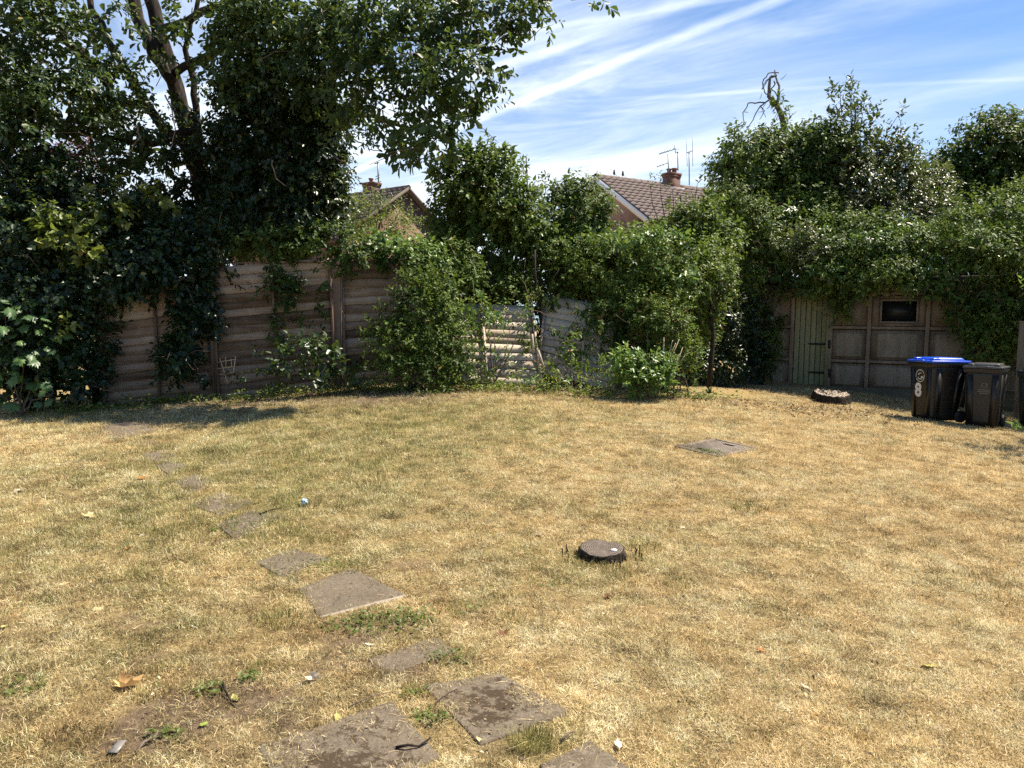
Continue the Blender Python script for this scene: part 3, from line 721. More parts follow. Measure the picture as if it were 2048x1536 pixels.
TWIGS = [([(445, 1372), (450, 1392), (462, 1408), (476, 1416)], 0.006, 'bent dark twig standing out of bare soil at the lower left', 'bark'),
         ([(272, 1512), (288, 1498), (305, 1484), (318, 1478)], 0.006, 'thick grey twig on bare soil near the bottom left edge', 'twig'),
         ([(792, 1502), (815, 1504), (838, 1500), (862, 1488)], 0.006, 'dark twig lying across the right edge of the mottled slab', 'bark'),
         ([(520, 1032), (545, 1026), (562, 1020)], 0.007, 'dark twig beside the blue ball at the slab edge', 'bark'),
         ([(243, 1000), (275, 992), (318, 982)], 0.004, 'thin pale stalk left of the stepping stones', 'twig'),
         ([(700, 1418), (740, 1404), (785, 1388)], 0.003, 'long straw stalk behind the mottled slab', 'twig'),
         ([(870, 1412), (890, 1398), (915, 1382)], 0.003, 'pale stalk lying on the large dark slab', 'twig'),
         ([(1120, 1488), (1140, 1478), (1150, 1470)], 0.005, 'pale chip of stick beside the slab corner at the bottom', 'twig')]
for pts, r, lab, mt in TWIGS:
    W3 = np.array([G(*p) for p in pts]); W3[:, 2] += np.array([0.008 + 0.014 * math.sin(i * 1.7) ** 2 for i in range(len(W3))]) + r; c = W3.mean(0)
    o = MB().tube(W3 - c, np.linspace(r, r * 0.6, len(W3)), 6).build('twig', MT[mt], None, True); o.location = c; tag(o, lab, 'twig', 'twigs and stalks on the lawn')
g = G(234, 1502); o = MB().prism([(-0.02, -0.03), (0.018, -0.032), (0.022, 0.03), (-0.012, 0.034)], [0.010, 0.011, 0.024, 0.022], [0.012, 0.013, 0.026, 0.024]).build('plastic_scrap', mat_plain('cloudy white plastic', (0.20, 0.18, 0.16), 0.4, 0.1, 10), None)
o.location = g; tag(o, 'scrap of cloudy white plastic on the soil at the lower left', 'litter')
g = G(1237, 1498); V, f = dry_leaf_mesh('oval', 1.0, np.random.default_rng(4)); o = add('paper_scrap', V * 0.06, f, mat_plain('white paper', (0.7, 0.68, 0.62), 0.7, 0.1, 10), None, True)
o.location = (g[0], g[1], g[2] + 0.015); tag(o, 'crumpled white scrap beside the slab corner at the bottom edge', 'litter')

# ------------------------------------------------------------------ dry grass
def m_grass():
    m, t, b, o = newmat('dry grass blades'); a = attr(t, 'tint'); g = attr(t, 'green')
    st = ramp(t, a, [(0.0, (0.09, 0.056, 0.024)), (0.3, (0.27, 0.178, 0.066)), (0.65, (0.52, 0.375, 0.150)), (1.0, (0.80, 0.66, 0.36))])
    wm = attr(t, 'warm'); st = mixc(t, 1.0, st, ramp(t, wm, [(0.1, (0.86, 0.97, 1.05)), (0.5, (1.0, 1.0, 1.0)), (0.9, (1.10, 0.90, 0.72))]), 'MULTIPLY')
    gr = ramp(t, a, [(0.0, (0.04, 0.055, 0.016)), (0.5, (0.14, 0.155, 0.038)), (1.0, (0.34, 0.33, 0.10))])
    c = mixc(t, g, st, gr); setc(t, b.inputs['Base Color'], c); b.inputs['Roughness'].default_value = 0.65; b.inputs['Specular IOR Level'].default_value = 0.2
    tr = nd(t, 'ShaderNodeBsdfTranslucent'); t.links.new(c, tr.inputs[0]); mx = nd(t, 'ShaderNodeMixShader'); mx.inputs[0].default_value = 0.28
    t.links.new(b.outputs[0], mx.inputs[1]); t.links.new(tr.outputs[0], mx.inputs[2]); t.links.new(mx.outputs[0], o.inputs[0]); return m
MGRASS = m_grass()
def blades(X, Y, L, Wd, tilt, tint, green, rg, z0=None, az=None):
    n = len(X); az = rg.uniform(0, 2 * math.pi, n) if az is None else az
    Z = (gz(X, Y) if z0 is None else z0) - 0.004
    d = np.stack([np.cos(az), np.sin(az), np.zeros(n)], 1); sd = np.stack([-np.sin(az), np.cos(az), np.zeros(n)], 1); up = np.array([0, 0, 1.0])
    sd = unit(sd + up * rg.normal(0, 0.5, (n, 1)))
    ct, stt = np.cos(tilt)[:, None], np.sin(tilt)[:, None]; t2 = np.clip(tilt + rg.uniform(0.1, 0.6, n), 0, 1.65); c2_, s2_ = np.cos(t2)[:, None], np.sin(t2)[:, None]
    p0 = np.stack([X, Y, Z], 1); L = L[:, None]; Wd = Wd[:, None]
    p1 = p0 + (up * ct + d * stt) * L * 0.55; p2 = p1 + (up * c2_ + d * s2_) * L * 0.45
    V = np.empty((n, 5, 3)); V[:, 0] = p0 - sd * Wd * .5; V[:, 1] = p0 + sd * Wd * .5; V[:, 2] = p1 + sd * Wd * .42; V[:, 3] = p1 - sd * Wd * .42; V[:, 4] = p2
    b = (np.arange(n) * 5)[:, None]
    return V.reshape(-1, 3), b + np.array([[0, 1, 2, 3]]), b + np.array([[3, 2, 4]]), np.repeat(tint, 5), np.repeat(green, 5)
def far_limit(X):
    return np.where(X < 4.5, 13.6, np.where(X < 9, 15.6, 15))
def m_tuft():
    m, t, b, o = newmat('short dry turf'); a = attr(t, 'tint'); g0 = attr(t, 'g0')
    def inst(nm):
        n = nd(t, 'ShaderNodeAttribute'); n.attribute_type = 'INSTANCER'; n.attribute_name = nm; return n.outputs['Fac']
    tone = M(t, 'ADD', M(t, 'SUBTRACT', inst('tone'), 0.5), a, None, True)
    st = ramp(t, tone, [(0.0, (0.13, 0.086, 0.040)), (0.3, (0.36, 0.258, 0.118)), (0.62, (0.63, 0.495, 0.25)), (1.0, (0.87, 0.76, 0.49))])
    st = mixc(t, 1.0, st, ramp(t, inst('warm'), [(0.1, (0.90, 0.98, 1.06)), (0.5, (1.0, 1.0, 1.0)), (0.9, (1.05, 0.94, 0.83))]), 'MULTIPLY')
    gr = ramp(t, tone, [(0.0, (0.05, 0.062, 0.02)), (0.5, (0.20, 0.205, 0.06)), (1.0, (0.42, 0.40, 0.14))])
    gf = smooth(t, M(t, 'SUBTRACT', inst('green'), g0), -0.12, 0.12)
    c = mixc(t, gf, st, gr); setc(t, b.inputs['Base Color'], c); b.inputs['Roughness'].default_value = 0.7; b.inputs['Specular IOR Level'].default_value = 0.15
    tr = nd(t, 'ShaderNodeBsdfTranslucent'); t.links.new(c, tr.inputs[0]); mx = nd(t, 'ShaderNodeMixShader'); mx.inputs[0].default_value = 0.25
    t.links.new(b.outputs[0], mx.inputs[1]); t.links.new(tr.outputs[0], mx.inputs[2]); t.links.new(mx.outputs[0], o.inputs[0]); return m
MTUFT = m_tuft()
tufts = bpy.data.collections.new('turf_pieces')
for v_ in range(6):
    rg = np.random.default_rng(300 + v_); n = 22; r = 0.05 * np.sqrt(rg.random(n)); a = rg.uniform(0, 6.28, n)
    up_ = rg.random(n) < (0.16 if v_ < 4 else 0.5)
    V, q, t3, ti, gr = blades(r * np.cos(a), r * np.sin(a), rg.uniform(0.014, 0.042, n), rg.uniform(0.0014, 0.0030, n), np.where(up_, rg.uniform(0.1, 0.8, n), rg.uniform(0.8, 1.45, n)), np.clip(rg.normal(0.52, 0.23, n), 0, 1), np.zeros(n), rg, z0=np.zeros(n))
    me = poly_mesh('turf_piece', V, [q, t3], MTUFT, False, {'tint': ti, 'g0': np.repeat(rg.random(n), 5)})
    tufts.objects.link(bpy.data.objects.new('turf_piece', me))
def scatter_group():
    g = bpy.data.node_groups.new('turf_scatter', 'GeometryNodeTree')
    g.interface.new_socket('Geometry', in_out='INPUT', socket_type='NodeSocketGeometry'); g.interface.new_socket('Geometry', in_out='OUTPUT', socket_type='NodeSocketGeometry')
    gi = g.nodes.new('NodeGroupInput'); go = g.nodes.new('NodeGroupOutput'); ci_ = g.nodes.new('GeometryNodeCollectionInfo'); ci_.inputs[0].default_value = tufts
    ci_.inputs['Separate Children'].default_value = True; ci_.inputs['Reset Children'].default_value = True
    ip = g.nodes.new('GeometryNodeInstanceOnPoints'); ip.inputs['Pick Instance'].default_value = True
    def named(nm, dt): n = g.nodes.new('GeometryNodeInputNamedAttribute'); n.data_type = dt; n.inputs['Name'].default_value = nm; return n.outputs['Attribute']
    g.links.new(gi.outputs[0], ip.inputs['Points']); g.links.new(ci_.outputs[0], ip.inputs['Instance'])
    g.links.new(named('kindex', 'INT'), ip.inputs['Instance Index']); g.links.new(named('rot', 'FLOAT_VECTOR'), ip.inputs['Rotation']); g.links.new(named('scl', 'FLOAT_VECTOR'), ip.inputs['Scale'])
    g.links.new(ip.outputs[0], go.inputs[0]); return g
def grass(N, rg):
    yy = np.linspace(2.2, 15.6, 400); w = (2 * (0.72 * yy + 2.4)) * (3.2 / yy) ** 1.25; cdf = np.cumsum(w); cdf /= cdf[-1]
    Y = np.interp(rg.random(N), cdf, yy); X = rg.uniform(-1, 1, N) * (0.72 * Y + 2.4)
    br = f_bare(X, Y); patch = vnoise(X, Y, 7.0, 2, 12); cover = slab_cover(X, Y)
    keep = (rg.random(N) > br * 0.72) & (rg.random(N) < 0.35 + 1.3 * np.clip(patch - 0.25, 0, 1)) & (Y < far_limit(X)) & (rg.random(N) < cover)
    cosm, sinm = math.cos(-a1), math.sin(-a1); u = (X - mcc[0]) * cosm - (Y - mcc[1]) * sinm; v = (X - mcc[0]) * sinm + (Y - mcc[1]) * cosm
    wob_ = 0.02 * (vnoise(X, Y, 20, 2, 3) - .5) * 2
    keep &= ~((np.abs(u) < l1 / 2 - .03 + wob_) & (np.abs(v) < l2 / 2 - .03 + wob_))
    keep &= ((X - c1[0]) ** 2 + (Y - c1[1]) ** 2 > 0.165 ** 2) & ((X - c2[0]) ** 2 + (Y - c2[1]) ** 2 > 0.33 ** 2)
    X, Y, br, patch, cover = X[keep], Y[keep], br[keep], patch[keep], cover[keep]; n = len(X)
    mid = vnoise(X, Y, 3.5, 3, 8); lo = vnoise(X, Y, 1.1, 3, 6); hi = vnoise(X, Y, 11.0, 2, 18)
    fine = vnoise(X, Y * 1.5, 26.0, 2, 22); nl = np.clip((0.6 - X) / 1.5, 0, 1) * np.clip((6.0 - Y) / 2.0, 0, 1)
    tone = np.clip(0.56 + (lo - .5) * .16 + (mid - .5) * .32 + (hi - .5) * .8 + (fine - .5) * .9 + rg.normal(0, .15, n) - 0.25 * br - 0.15 * nl, 0, 1)
    warm = np.clip(0.42 + (vnoise(X, Y, 0.9, 3, 14) - .5) * 0.4 + (vnoise(X, Y, 6.0, 3, 16) - .5) * 0.9 + rg.normal(0, .16, n) + 0.03 * np.clip(X, -2, 4), 0, 1)
    green = np.clip(f_green(X, Y) * 1.1 + rg.normal(0, .12, n), 0, 1)
    s_ = rg.uniform(0.75, 1.2, n) * (Y / 3.6) ** 0.38 * (0.8 + 0.4 * patch); sz = s_ * np.where(green > .4, 1.25, 0.95)
    pile = rg.random(n) < 0.10 * np.clip((hi - .45) * 4, 0, 1); sz = np.where(pile, sz * 1.5, sz)
    Z = gz(X, Y) + 0.010 * (vnoise(X, Y, 6.0, 3, 4) - 0.5) * 2
    me = bpy.data.meshes.new('grass'); me.vertices.add(n); me.vertices.foreach_set('co', np.stack([X, Y, Z], 1).astype(np.float32).ravel())
    for nm, a_ in (('tone', tone), ('warm', warm), ('green', green)):
        at = me.attributes.new(nm, 'FLOAT', 'POINT'); at.data.foreach_set('value', a_.astype(np.float32))
    at = me.attributes.new('kindex', 'INT', 'POINT'); kk = np.where((green > .4) & (rg.random(n) < .6), rg.integers(4, 6, n), rg.integers(0, 5, n)); at.data.foreach_set('value', kk.astype(np.int32))
    at = me.attributes.new('rot', 'FLOAT_VECTOR', 'POINT'); at.data.foreach_set('vector', np.stack([rg.normal(0, .12, n), rg.normal(0, .12, n), rg.uniform(0, 6.28, n)], 1).astype(np.float32).ravel())
    at = me.attributes.new('scl', 'FLOAT_VECTOR', 'POINT'); at.data.foreach_set('vector', np.stack([s_, s_, sz], 1).astype(np.float32).ravel())
    o = bpy.data.objects.new('grass', me); link(o); md = o.modifiers.new('turf', 'NODES'); md.node_group = scatter_group(); return o
tag(grass(285000, np.random.default_rng(21)), 'short dried out lawn grass, straw with green patches', None, None, 'stuff')
# longer loose stalks and thatch lying about
rg = np.random.default_rng(31); n = 6500
yy = np.linspace(2.4, 12, 200); w = (2 * (0.7 * yy + 1)) * (3.2 / yy) ** 1.5; cdf = np.cumsum(w); cdf /= cdf[-1]
Y = np.interp(rg.random(n), cdf, yy); X = rg.uniform(-1, 1, n) * (0.7 * Y + 1)
V, q, t3, ti, gr = blades(X, Y, rg.uniform(0.03, 0.085, n), rg.uniform(0.0012, 0.0022, n) * (Y / 3.2) ** .6, rg.uniform(1.25, 1.5, n), np.clip(rg.normal(0.8, 0.15, n), 0, 1), np.zeros(n), rg)
V[:, 2] += 0.012
o = add('straw', V, [q, t3], MGRASS, None, False, {'tint': ti, 'green': gr, 'warm': np.full(len(V), .5)}); tag(o, 'loose dry stalks strewn over the lawn', None, None, 'stuff')
# green tufts
rg = np.random.default_rng(41); TU = []
for px, py, r, n, L in [(1060, 1488, 0.085, 210, 0.07), (560, 1245, 0.12, 260, 0.07), (400, 1380, .07, 120, .05), (250, 1040, .25, 300, .06), (340, 1075, .3, 420, .07), (1500, 1020, .16, 200, .07), (640, 1075, .12, 160, .06), (1185, 1120, .2, 240, .07),
                        (1290, 1095, .12, 150, .07), (520, 1340, .06, 90, .05), (690, 1010, .12, 120, .06), (1360, 1170, .1, 120, .06), (1980, 1180, .25, 200, .06), (300, 1390, .08, 90, .05), (1020, 1240, .1, 110, .05), (20, 1120, .2, 180, .06), (330, 1190, .2, 140, .05)]:
    c = G(px, py); n = int(n); rr = r * np.sqrt(rg.random(n)); a = rg.uniform(0, 6.28, n); X = c[0] + rr * np.cos(a); Y = c[1] + rr * np.sin(a)
    TU.append(blades(X, Y, rg.uniform(0.6, 1.1, n) * L, rg.uniform(0.002, 0.0035, n) * (c[1] / 3.2) ** .5, rg.uniform(0.05, 0.7, n), np.clip(rg.normal(0.5, 0.22, n), 0, 1), rg.uniform(0.55, 1.0, n), rg, az=a + rg.normal(0, .6, n)))
off = 0; Vs, qs, ts_, tis, grs = [], [], [], [], []
for V, q, t3, ti, gr in TU: Vs.append(V); qs.append(q + off); ts_.append(t3 + off); tis.append(ti); grs.append(gr); off += len(V)
o = add('green_grass', np.concatenate(Vs), [np.concatenate(qs), np.concatenate(ts_)], MGRASS, None, False, {'tint': np.concatenate(tis), 'green': np.concatenate(grs), 'warm': np.full(off, .5)}); tag(o, 'greener tufts of longer grass in the dry lawn', None, None, 'stuff')
# low broad leaved weeds and leaf litter
rg = np.random.default_rng(51); PX = []
for px, py, r, n, L, tn in [(770, 1250, 0.18, 130, 0.032, .35), (820, 1235, .13, 80, .032, .35), (700, 1255, .12, 60, .03, .3), (905, 1315, .1, 120, .02, .6), (860, 1440, .06, 80, .022, .6), (830, 1390, .05, 60, .02, .7), (500, 1360, .04, 40, .03, .4), (420, 1385, .05, 40, .03, .35), (330, 1475, .05, 50, .025, .4), (930, 1220, .1, 80, .02, .5),
                        (150, 822, .6, 500, .04, .55), (260, 815, .4, 260, .04, .45), (640, 1130, .12, 80, .02, .8), (600, 1140, .2, 120, .02, .85), (690, 1135, .14, 110, .02, .85), (480, 1050, .2, 120, .025, .5), (1100, 1165, .1, 50, .02, .4), (30, 1380, .1, 60, .03, .4), (1420, 905, .12, 90, .03, .65)]:
    c = G(px, py); rr = r * np.sqrt(rg.random(n)); a = rg.uniform(0, 6.28, n); X = c[0] + rr * np.cos(a) * 1.3; Y = c[1] + rr * np.sin(a)
    pos = np.stack([X, Y, gz(X, Y) + rg.uniform(0.005, 0.03, n)], 1); d = np.stack([rg.normal(size=n), rg.normal(size=n), rg.uniform(0, .5, n)], 1); nr = np.stack([rg.normal(0, .4, n), rg.normal(0, .4, n), np.ones(n)], 1)
    PX.append(leaf_mesh(pos, d, nr, rg.uniform(.6, 1.2, n) * L, rg.uniform(.6, 1.2, n) * L * .55, np.clip(rg.normal(tn, .2, n), 0, 1)))
off = 0; Vs, qs, tis = [], [], []
for V, q, ti in PX: Vs.append(V); qs.append(q + off); tis.append(ti); off += len(V)
o = add('weeds', np.concatenate(Vs), [np.concatenate(qs)], MT['leaf_acid'], None, False, {'tint': np.concatenate(tis) * 0.45}); tag(o, 'low broad leaved weeds and clover in the lawn', None, None, 'stuff')
n = 8000; X = rg.uniform(-8.5, 6.5, n); Y = 13.6 - np.abs(rg.normal(0, 0.8, n)) - 0.12 * np.clip(-X - 2, 0, 8); near = rg.random(n) < 0.32
Y = np.where(near, rg.uniform(2.6, 11, n), Y); X = np.where(near, rg.uniform(-1, 1, n) * (.65 * Y + .5) - .12 * Y, X)
pos = np.stack([X, Y, gz(X, Y) + rg.uniform(0.006, 0.025, n)], 1); d = np.stack([rg.normal(size=n), rg.normal(size=n), rg.normal(0, .25, n)], 1); nr = np.stack([rg.normal(0, .4, n), rg.normal(0, .4, n), np.ones(n)], 1)
sz = np.where(near, rg.uniform(.006, .022, n), rg.uniform(.02, .07, n)); V, q, ti = leaf_mesh(pos, d, nr, sz, sz * .6, rg.random(n), False, .2, .25)
m, t, b, o2 = newmat('leaf litter'); setc(t, b.inputs['Base Color'], ramp(t, attr(t, 'tint'), [(0, (.07, .045, .028)), (.5, (.20, .13, .07)), (.85, (.38, .29, .17)), (1, (.55, .47, .32))])); b.inputs['Roughness'].default_value = .8
o = add('leaf_litter', V, [q], m, None, False, {'tint': ti}); tag(o, 'small dead leaves scattered below the fence', None, None, 'stuff')
# ================================================================== FENCE
MT['wood_brown'] = mat_wood('brown weathered boards', [(0.068, 0.046, 0.031), (0.155, 0.111, 0.077), (0.265, 0.20, 0.148), (0.42, 0.345, 0.275)], 0.85, 0, 0.45)
MT['wood_grey'] = mat_wood('silvery weathered boards', [(0.20, 0.152, 0.108), (0.37, 0.295, 0.215), (0.52, 0.44, 0.34), (0.64, 0.56, 0.45)], 0.85, 0, 0.35)
MT['post_wood'] = mat_wood('fence post timber', [(0.09, 0.06, 0.04), (0.17, 0.12, 0.085), (0.27, 0.20, 0.15)], 0.85, 2, 0.4)
MT['cane'] = mat_plain('pale cane', (0.55, 0.43, 0.26), 0.7, 0.15, 30)

def fence_panel(bl, br, H, lean, roll, label, wood, nsl, battens, seed, top_drop=0.0):
    """bl, br: bottom corners; lean: degrees backwards; roll: degrees the panel has turned in its own plane"""
    rg = np.random.default_rng(seed); bl, br = np.asarray(bl), np.asarray(br); c = (bl + br) / 2
    u = br - bl; Wd = np.linalg.norm(u); u = u / Wd; n = unit(np.cross(u, [0, 0, 1.0]));
    if n[1] > 0: n = -n
    up = np.array([0, 0, 1.0]) if not roll else unit(np.cross(n, u)); up = up if up[2] > 0 else -up
    th = math.radians(lean); v = up * math.cos(th) - n * math.sin(th); n2 = n * math.cos(th) + up * math.sin(th)
    r = math.radians(roll); v = unit(v * math.cos(r) - u * math.sin(r)) if roll else v
    root = thing('fence', c, label, 'fence panel', 'overlapping board fence panels')
    def loc(a, b, d): return np.asarray(a)[..., None] * u + np.asarray(b)[..., None] * v + np.asarray(d)[..., None] * n2
    pitch = H / nsl; ns = 8
    for k in range(nsl):
        b0 = k * pitch; hgt = pitch * 1.28; x = np.linspace(-Wd / 2 + 0.01, Wd / 2 - 0.01, ns + 1)
        wav = (0.026 if wood == 'wood_brown' else 0.034) * (vnoise(x * 1.7 + seed * 3, np.full(ns + 1, k * 5.3), 1.0, 2, k) - 0.5) * 2 + rg.normal(0, 0.003) + x * rg.normal(0, 0.006)
        bot = b0 + wav; topv = np.full(ns + 1, b0 + hgt); out_b, out_t = (0.036 if wood == 'wood_brown' else 0.017) + rg.uniform(0, .006), (0.006 if wood == 'wood_brown' else 0.003); th_ = 0.010
        A = [loc(x, bot, np.full(ns + 1, out_b)), loc(x, topv, np.full(ns + 1, out_t)), loc(x, topv, np.full(ns + 1, out_t - th_)), loc(x, bot, np.full(ns + 1, out_b - th_))]
        V = np.concatenate(A); m_ = ns + 1; q = []
        for i in range(ns):
            for s in range(4): t_ = (s + 1) % 4; q.append([s * m_ + i, s * m_ + i + 1, t_ * m_ + i + 1, t_ * m_ + i])
        q += [[0, m_, 2 * m_, 3 * m_], [ns, 3 * m_ + ns, 2 * m_ + ns, m_ + ns]]
        o = bpy.data.objects.new('slat', None)
        cen = V.mean(0); Rm = np.stack([u, n2, v], 1)              # local axes along the board, so that grain follows it
        me = poly_mesh('slat', (V - cen) @ Rm, [np.array(q)], MT[wood]); o = bpy.data.objects.new('slat', me); link(o, root)
        o.matrix_local = Matrix(((u[0], n2[0], v[0], cen[0]), (u[1], n2[1], v[1], cen[1]), (u[2], n2[2], v[2], cen[2]), (0, 0, 0, 1)))
    for a in battens:
        Rm = np.stack([u, n2, v], 1); a_ = a * (Wd / 2 - 0.025)
        o = MB().box((0, 0, 0), (0.042, 0.03, H + 0.03)).build('batten', MT[wood if wood == 'wood_grey' else 'post_wood'], root)
        cen = a_ * u + (H / 2) * v + 0.062 * n2
        o.matrix_local = Matrix(((u[0], n2[0], v[0], cen[0]), (u[1], n2[1], v[1], cen[1]), (u[2], n2[2], v[2], cen[2]), (0, 0, 0, 1)))
    if not roll:
        o = MB().box((0, 0, 0), (Wd, 0.045, 0.022)).build('cap_rail', MT[wood if wood == 'wood_grey' else 'post_wood'], root)
        cen = (H + 0.032) * v + 0.02 * n2
        o.matrix_local = Matrix(((u[0], n2[0], v[0], cen[0]), (u[1], n2[1], v[1], cen[1]), (u[2], n2[2], v[2], cen[2]), (0, 0, 0, 1)))
    return root

def FP(px, Y, dz=-0.02):
    X = P(px, 700, Y)[0]; return np.array([X, Y, float(gz(X, Y)) + dz])
fence_panel(FP(200, 12.05), FP(426, 12.37), 1.92, 1.5, 0, 'brown fence panel at the left with only a low gap of boards clear of ivy', 'wood_brown', 14, (-1, 0, 1), 1)
fence_panel(FP(428, 12.4), FP(668, 12.90), 2.1, 0.5, 0, 'standing brown fence panel behind the small cane trellis', 'wood_brown', 16, (-1, 0, 1), 2)
fence_panel(FP(684, 12.95), FP(902, 13.62), 2.1, 3.0, 0, 'standing fence panel right of the square post, greying at the top', 'wood_brown', 15, (-1, 0, 1), 3)
fence_panel(FP(912, 12.85, 0.03), FP(1090, 12.95, 0.03), 1.75, 40, 5, 'collapsed silvery fence panel leaning back in full sun behind the large bush', 'wood_grey', 10, (-1, -0.25, 1), 4)
fence_panel(FP(1082, 13.3, 0.12), FP(1232, 13.15, 0.03), 1.75, 36, 10, 'collapsed grey fence panel slumped under ivy, right of the sunlit panel, its batten standing askew', 'wood_grey', 11, (-1, 0.2, 1), 5)
for px, Y, h, w, lab in [(676, 12.93, 1.93, 0.10, 'square brown timber fence post standing between the two tall panels'), (424, 12.38, 1.95, 0.09, 'timber fence post at the ivy covered left end of the trellis panel'), (906, 13.66, 1.6, 0.09, 'timber fence post behind the large bush where the fence has fallen')]:
    b = FP(px, Y, -0.05); r = thing('fence_post', b, lab, 'fence post', 'fence posts')
    MB().box((0, 0, h / 2), (w, w, h)).build('post', MT['post_wood'], r, False, None, 0.006)
    MB().box((0, 0, h + 0.012), (w + 0.02, w + 0.02, 0.022)).build('post_cap', MT['post_wood'], r)
    MB().box((w / 2 + 0.012, -0.01, h / 2), (0.022, 0.05, h * 0.98)).build('side_strip', MT['post_wood'], r)
# loose stakes by the fallen panels
for pts, r_, lab, mt in [([(1076, 700), (1083, 722), (1090, 742)], 0.022, 'grey stake leaning by the foot of the sunlit fallen panel', 'wood_grey'), ([(1064, 668), (1066, 690), (1068, 706)], 0.02, 'broken pale stake standing between the two fallen panels', 'wood_grey')]:
    W3 = pxline(pts, 12.85); c = W3[-1].copy(); o = MB().tube(W3 - c, r_, 6).build('stake', MT[mt], None, True); o.location = c; tag(o, lab, 'stake', 'loose stakes by the fence')

# cane trellis
tr = thing('plant_trellis', base_of(457, 12.2), 'small pale cane fan trellis standing against the brown fence', 'trellis'); to = np.array(tr.location)
for nm, pts, r_ in [('upright', [(440, 717), (456, 768)], .008), ('upright', [(471, 713), (465, 764)], .008), ('upright', [(451, 714), (452, 736)], .006), ('upright', [(462.5, 717), (463, 734)], .006),
                    ('crossbar', [(436, 724), (473, 718.5)], .006), ('crossbar', [(436, 737), (470, 732.5)], .006), ('crossbar', [(439, 749), (452, 748)], .007), ('crossbar', [(457, 746.5), (467, 745)], .007)]:
    off = 0.0 if nm == 'upright' else -0.018
    W3 = pxline(pts, 12.2) - to; W3[:, 1] += off
    MB().tube(W3, r_, 6).build(nm, MT['cane'], tr, True)

# ================================================================== GARAGE
GA = math.radians(-24); gu = np.array([math.cos(GA), math.sin(GA), 0.0]); gn = np.array([math.sin(GA), -math.cos(GA), 0.0])   # along the wall / out of the wall
_g0 = P(1622, 700, 16.4); GO = np.array([_g0[0], 16.4, 0.42])
def Wp(px, py):
    """(u, z) on the garage front below a photo pixel"""
    d = ray(px, py); t = ((GO - EYE) @ gn) / (d @ gn); p = EYE + d * t; return float((p - GO) @ gu), float(p[2] - GO[2])
def mat_stained(name, c0, c1, c2):
    m, t, b, o = newmat(name); co = nd(t, 'ShaderNodeNewGeometry').outputs['Position']
    st = noise(t, scaled(t, co, (7, 7, 0.9)), 1.0, 5, 0.65, 0.6); big = noise(t, co, 1.7, 5, 0.65); fn = noise(t, co, 45, 4, 0.7)
    f = M(t, 'ADD', M(t, 'ADD', M(t, 'MULTIPLY', st, 0.45), M(t, 'MULTIPLY', big, 0.35)), M(t, 'MULTIPLY', fn, 0.2))
    setc(t, b.inputs['Base Color'], ramp(t, f, [(0.34, c0), (0.5, c1), (0.66, c2)])); b.inputs['Roughness'].default_value = 0.88; b.inputs['Specular IOR Level'].default_value = 0.15
    bump(t, b, M(t, 'ADD', st, fn), 0.4, 0.006); return m
MG = mat_stained('grey brown painted panel', (0.085, 0.066, 0.045), (0.185, 0.148, 0.105), (0.27, 0.225, 0.175))
MG2 = mat_stained('pale grey inset panel', (0.10, 0.085, 0.06), (0.21, 0.18, 0.13), (0.29, 0.255, 0.20))
MG3 = mat_plain('damp concrete base', (0.10, 0.09, 0.06), 0.9, 0.3, 3.0, 0.2, 0, 0.3)
gar = thing('garage', GO, 'low drab panelled garage in shade under the climbing plants', 'garage', None, GA)
# local axes: x along the front, -y out of the wall
uL, uR = Wp(1478, 700)[0], Wp(2048, 700)[0] + 1.0
zt = 2.16; dX0, dX1 = Wp(1585, 650)[0], Wp(1660, 650)[0]; doorTop = Wp(1622, 592)[1]
wl, wr = Wp(1764, 622)[0], Wp(1833, 622)[0]; wb, wt = Wp(1800, 643)[1], Wp(1800, 602)[1]
posts = [Wp(x, 650)[0] for x in (1500, 1585, 1662, 1738, 1855, 1960)] + [uR]
rails = [Wp(1700, y)[1] for y in (587, 655, 722)]
MB().box(((uL + uR) / 2, 2.6, zt + 0.06), (uR - uL + 0.4, 5.6, 0.10)).build('roof', mat_plain('dark felt roof', (0.05, 0.045, 0.04), 0.95, 0.3, 8), gar)
for x in (uL + 0.05, uR - 0.05): MB().box((x, 2.65, zt / 2 - 0.1), (0.1, 5.1, zt + 0.2)).build('side_wall', MG, gar)
MB().box(((uL + uR) / 2, 5.2, zt / 2 - 0.1), (uR - uL, 0.1, zt + 0.2)).build('back_wall', MG, gar)
MB().box(((uL + uR) / 2, 0.02, -0.22), (uR - uL, 0.16, 0.44)).build('footing', MG3, gar)
for i in range(len(posts)):
    x = posts[i]; MB().box((x, 0.004, zt / 2), (0.075, 0.112, zt)).build('pillar', MG, gar, False, None, 0.006)
spans = [(uL, posts[0])] + [(posts[i], posts[i + 1]) for i in range(len(posts) - 1)]
zr = [0.0] + sorted(rails) + [zt]
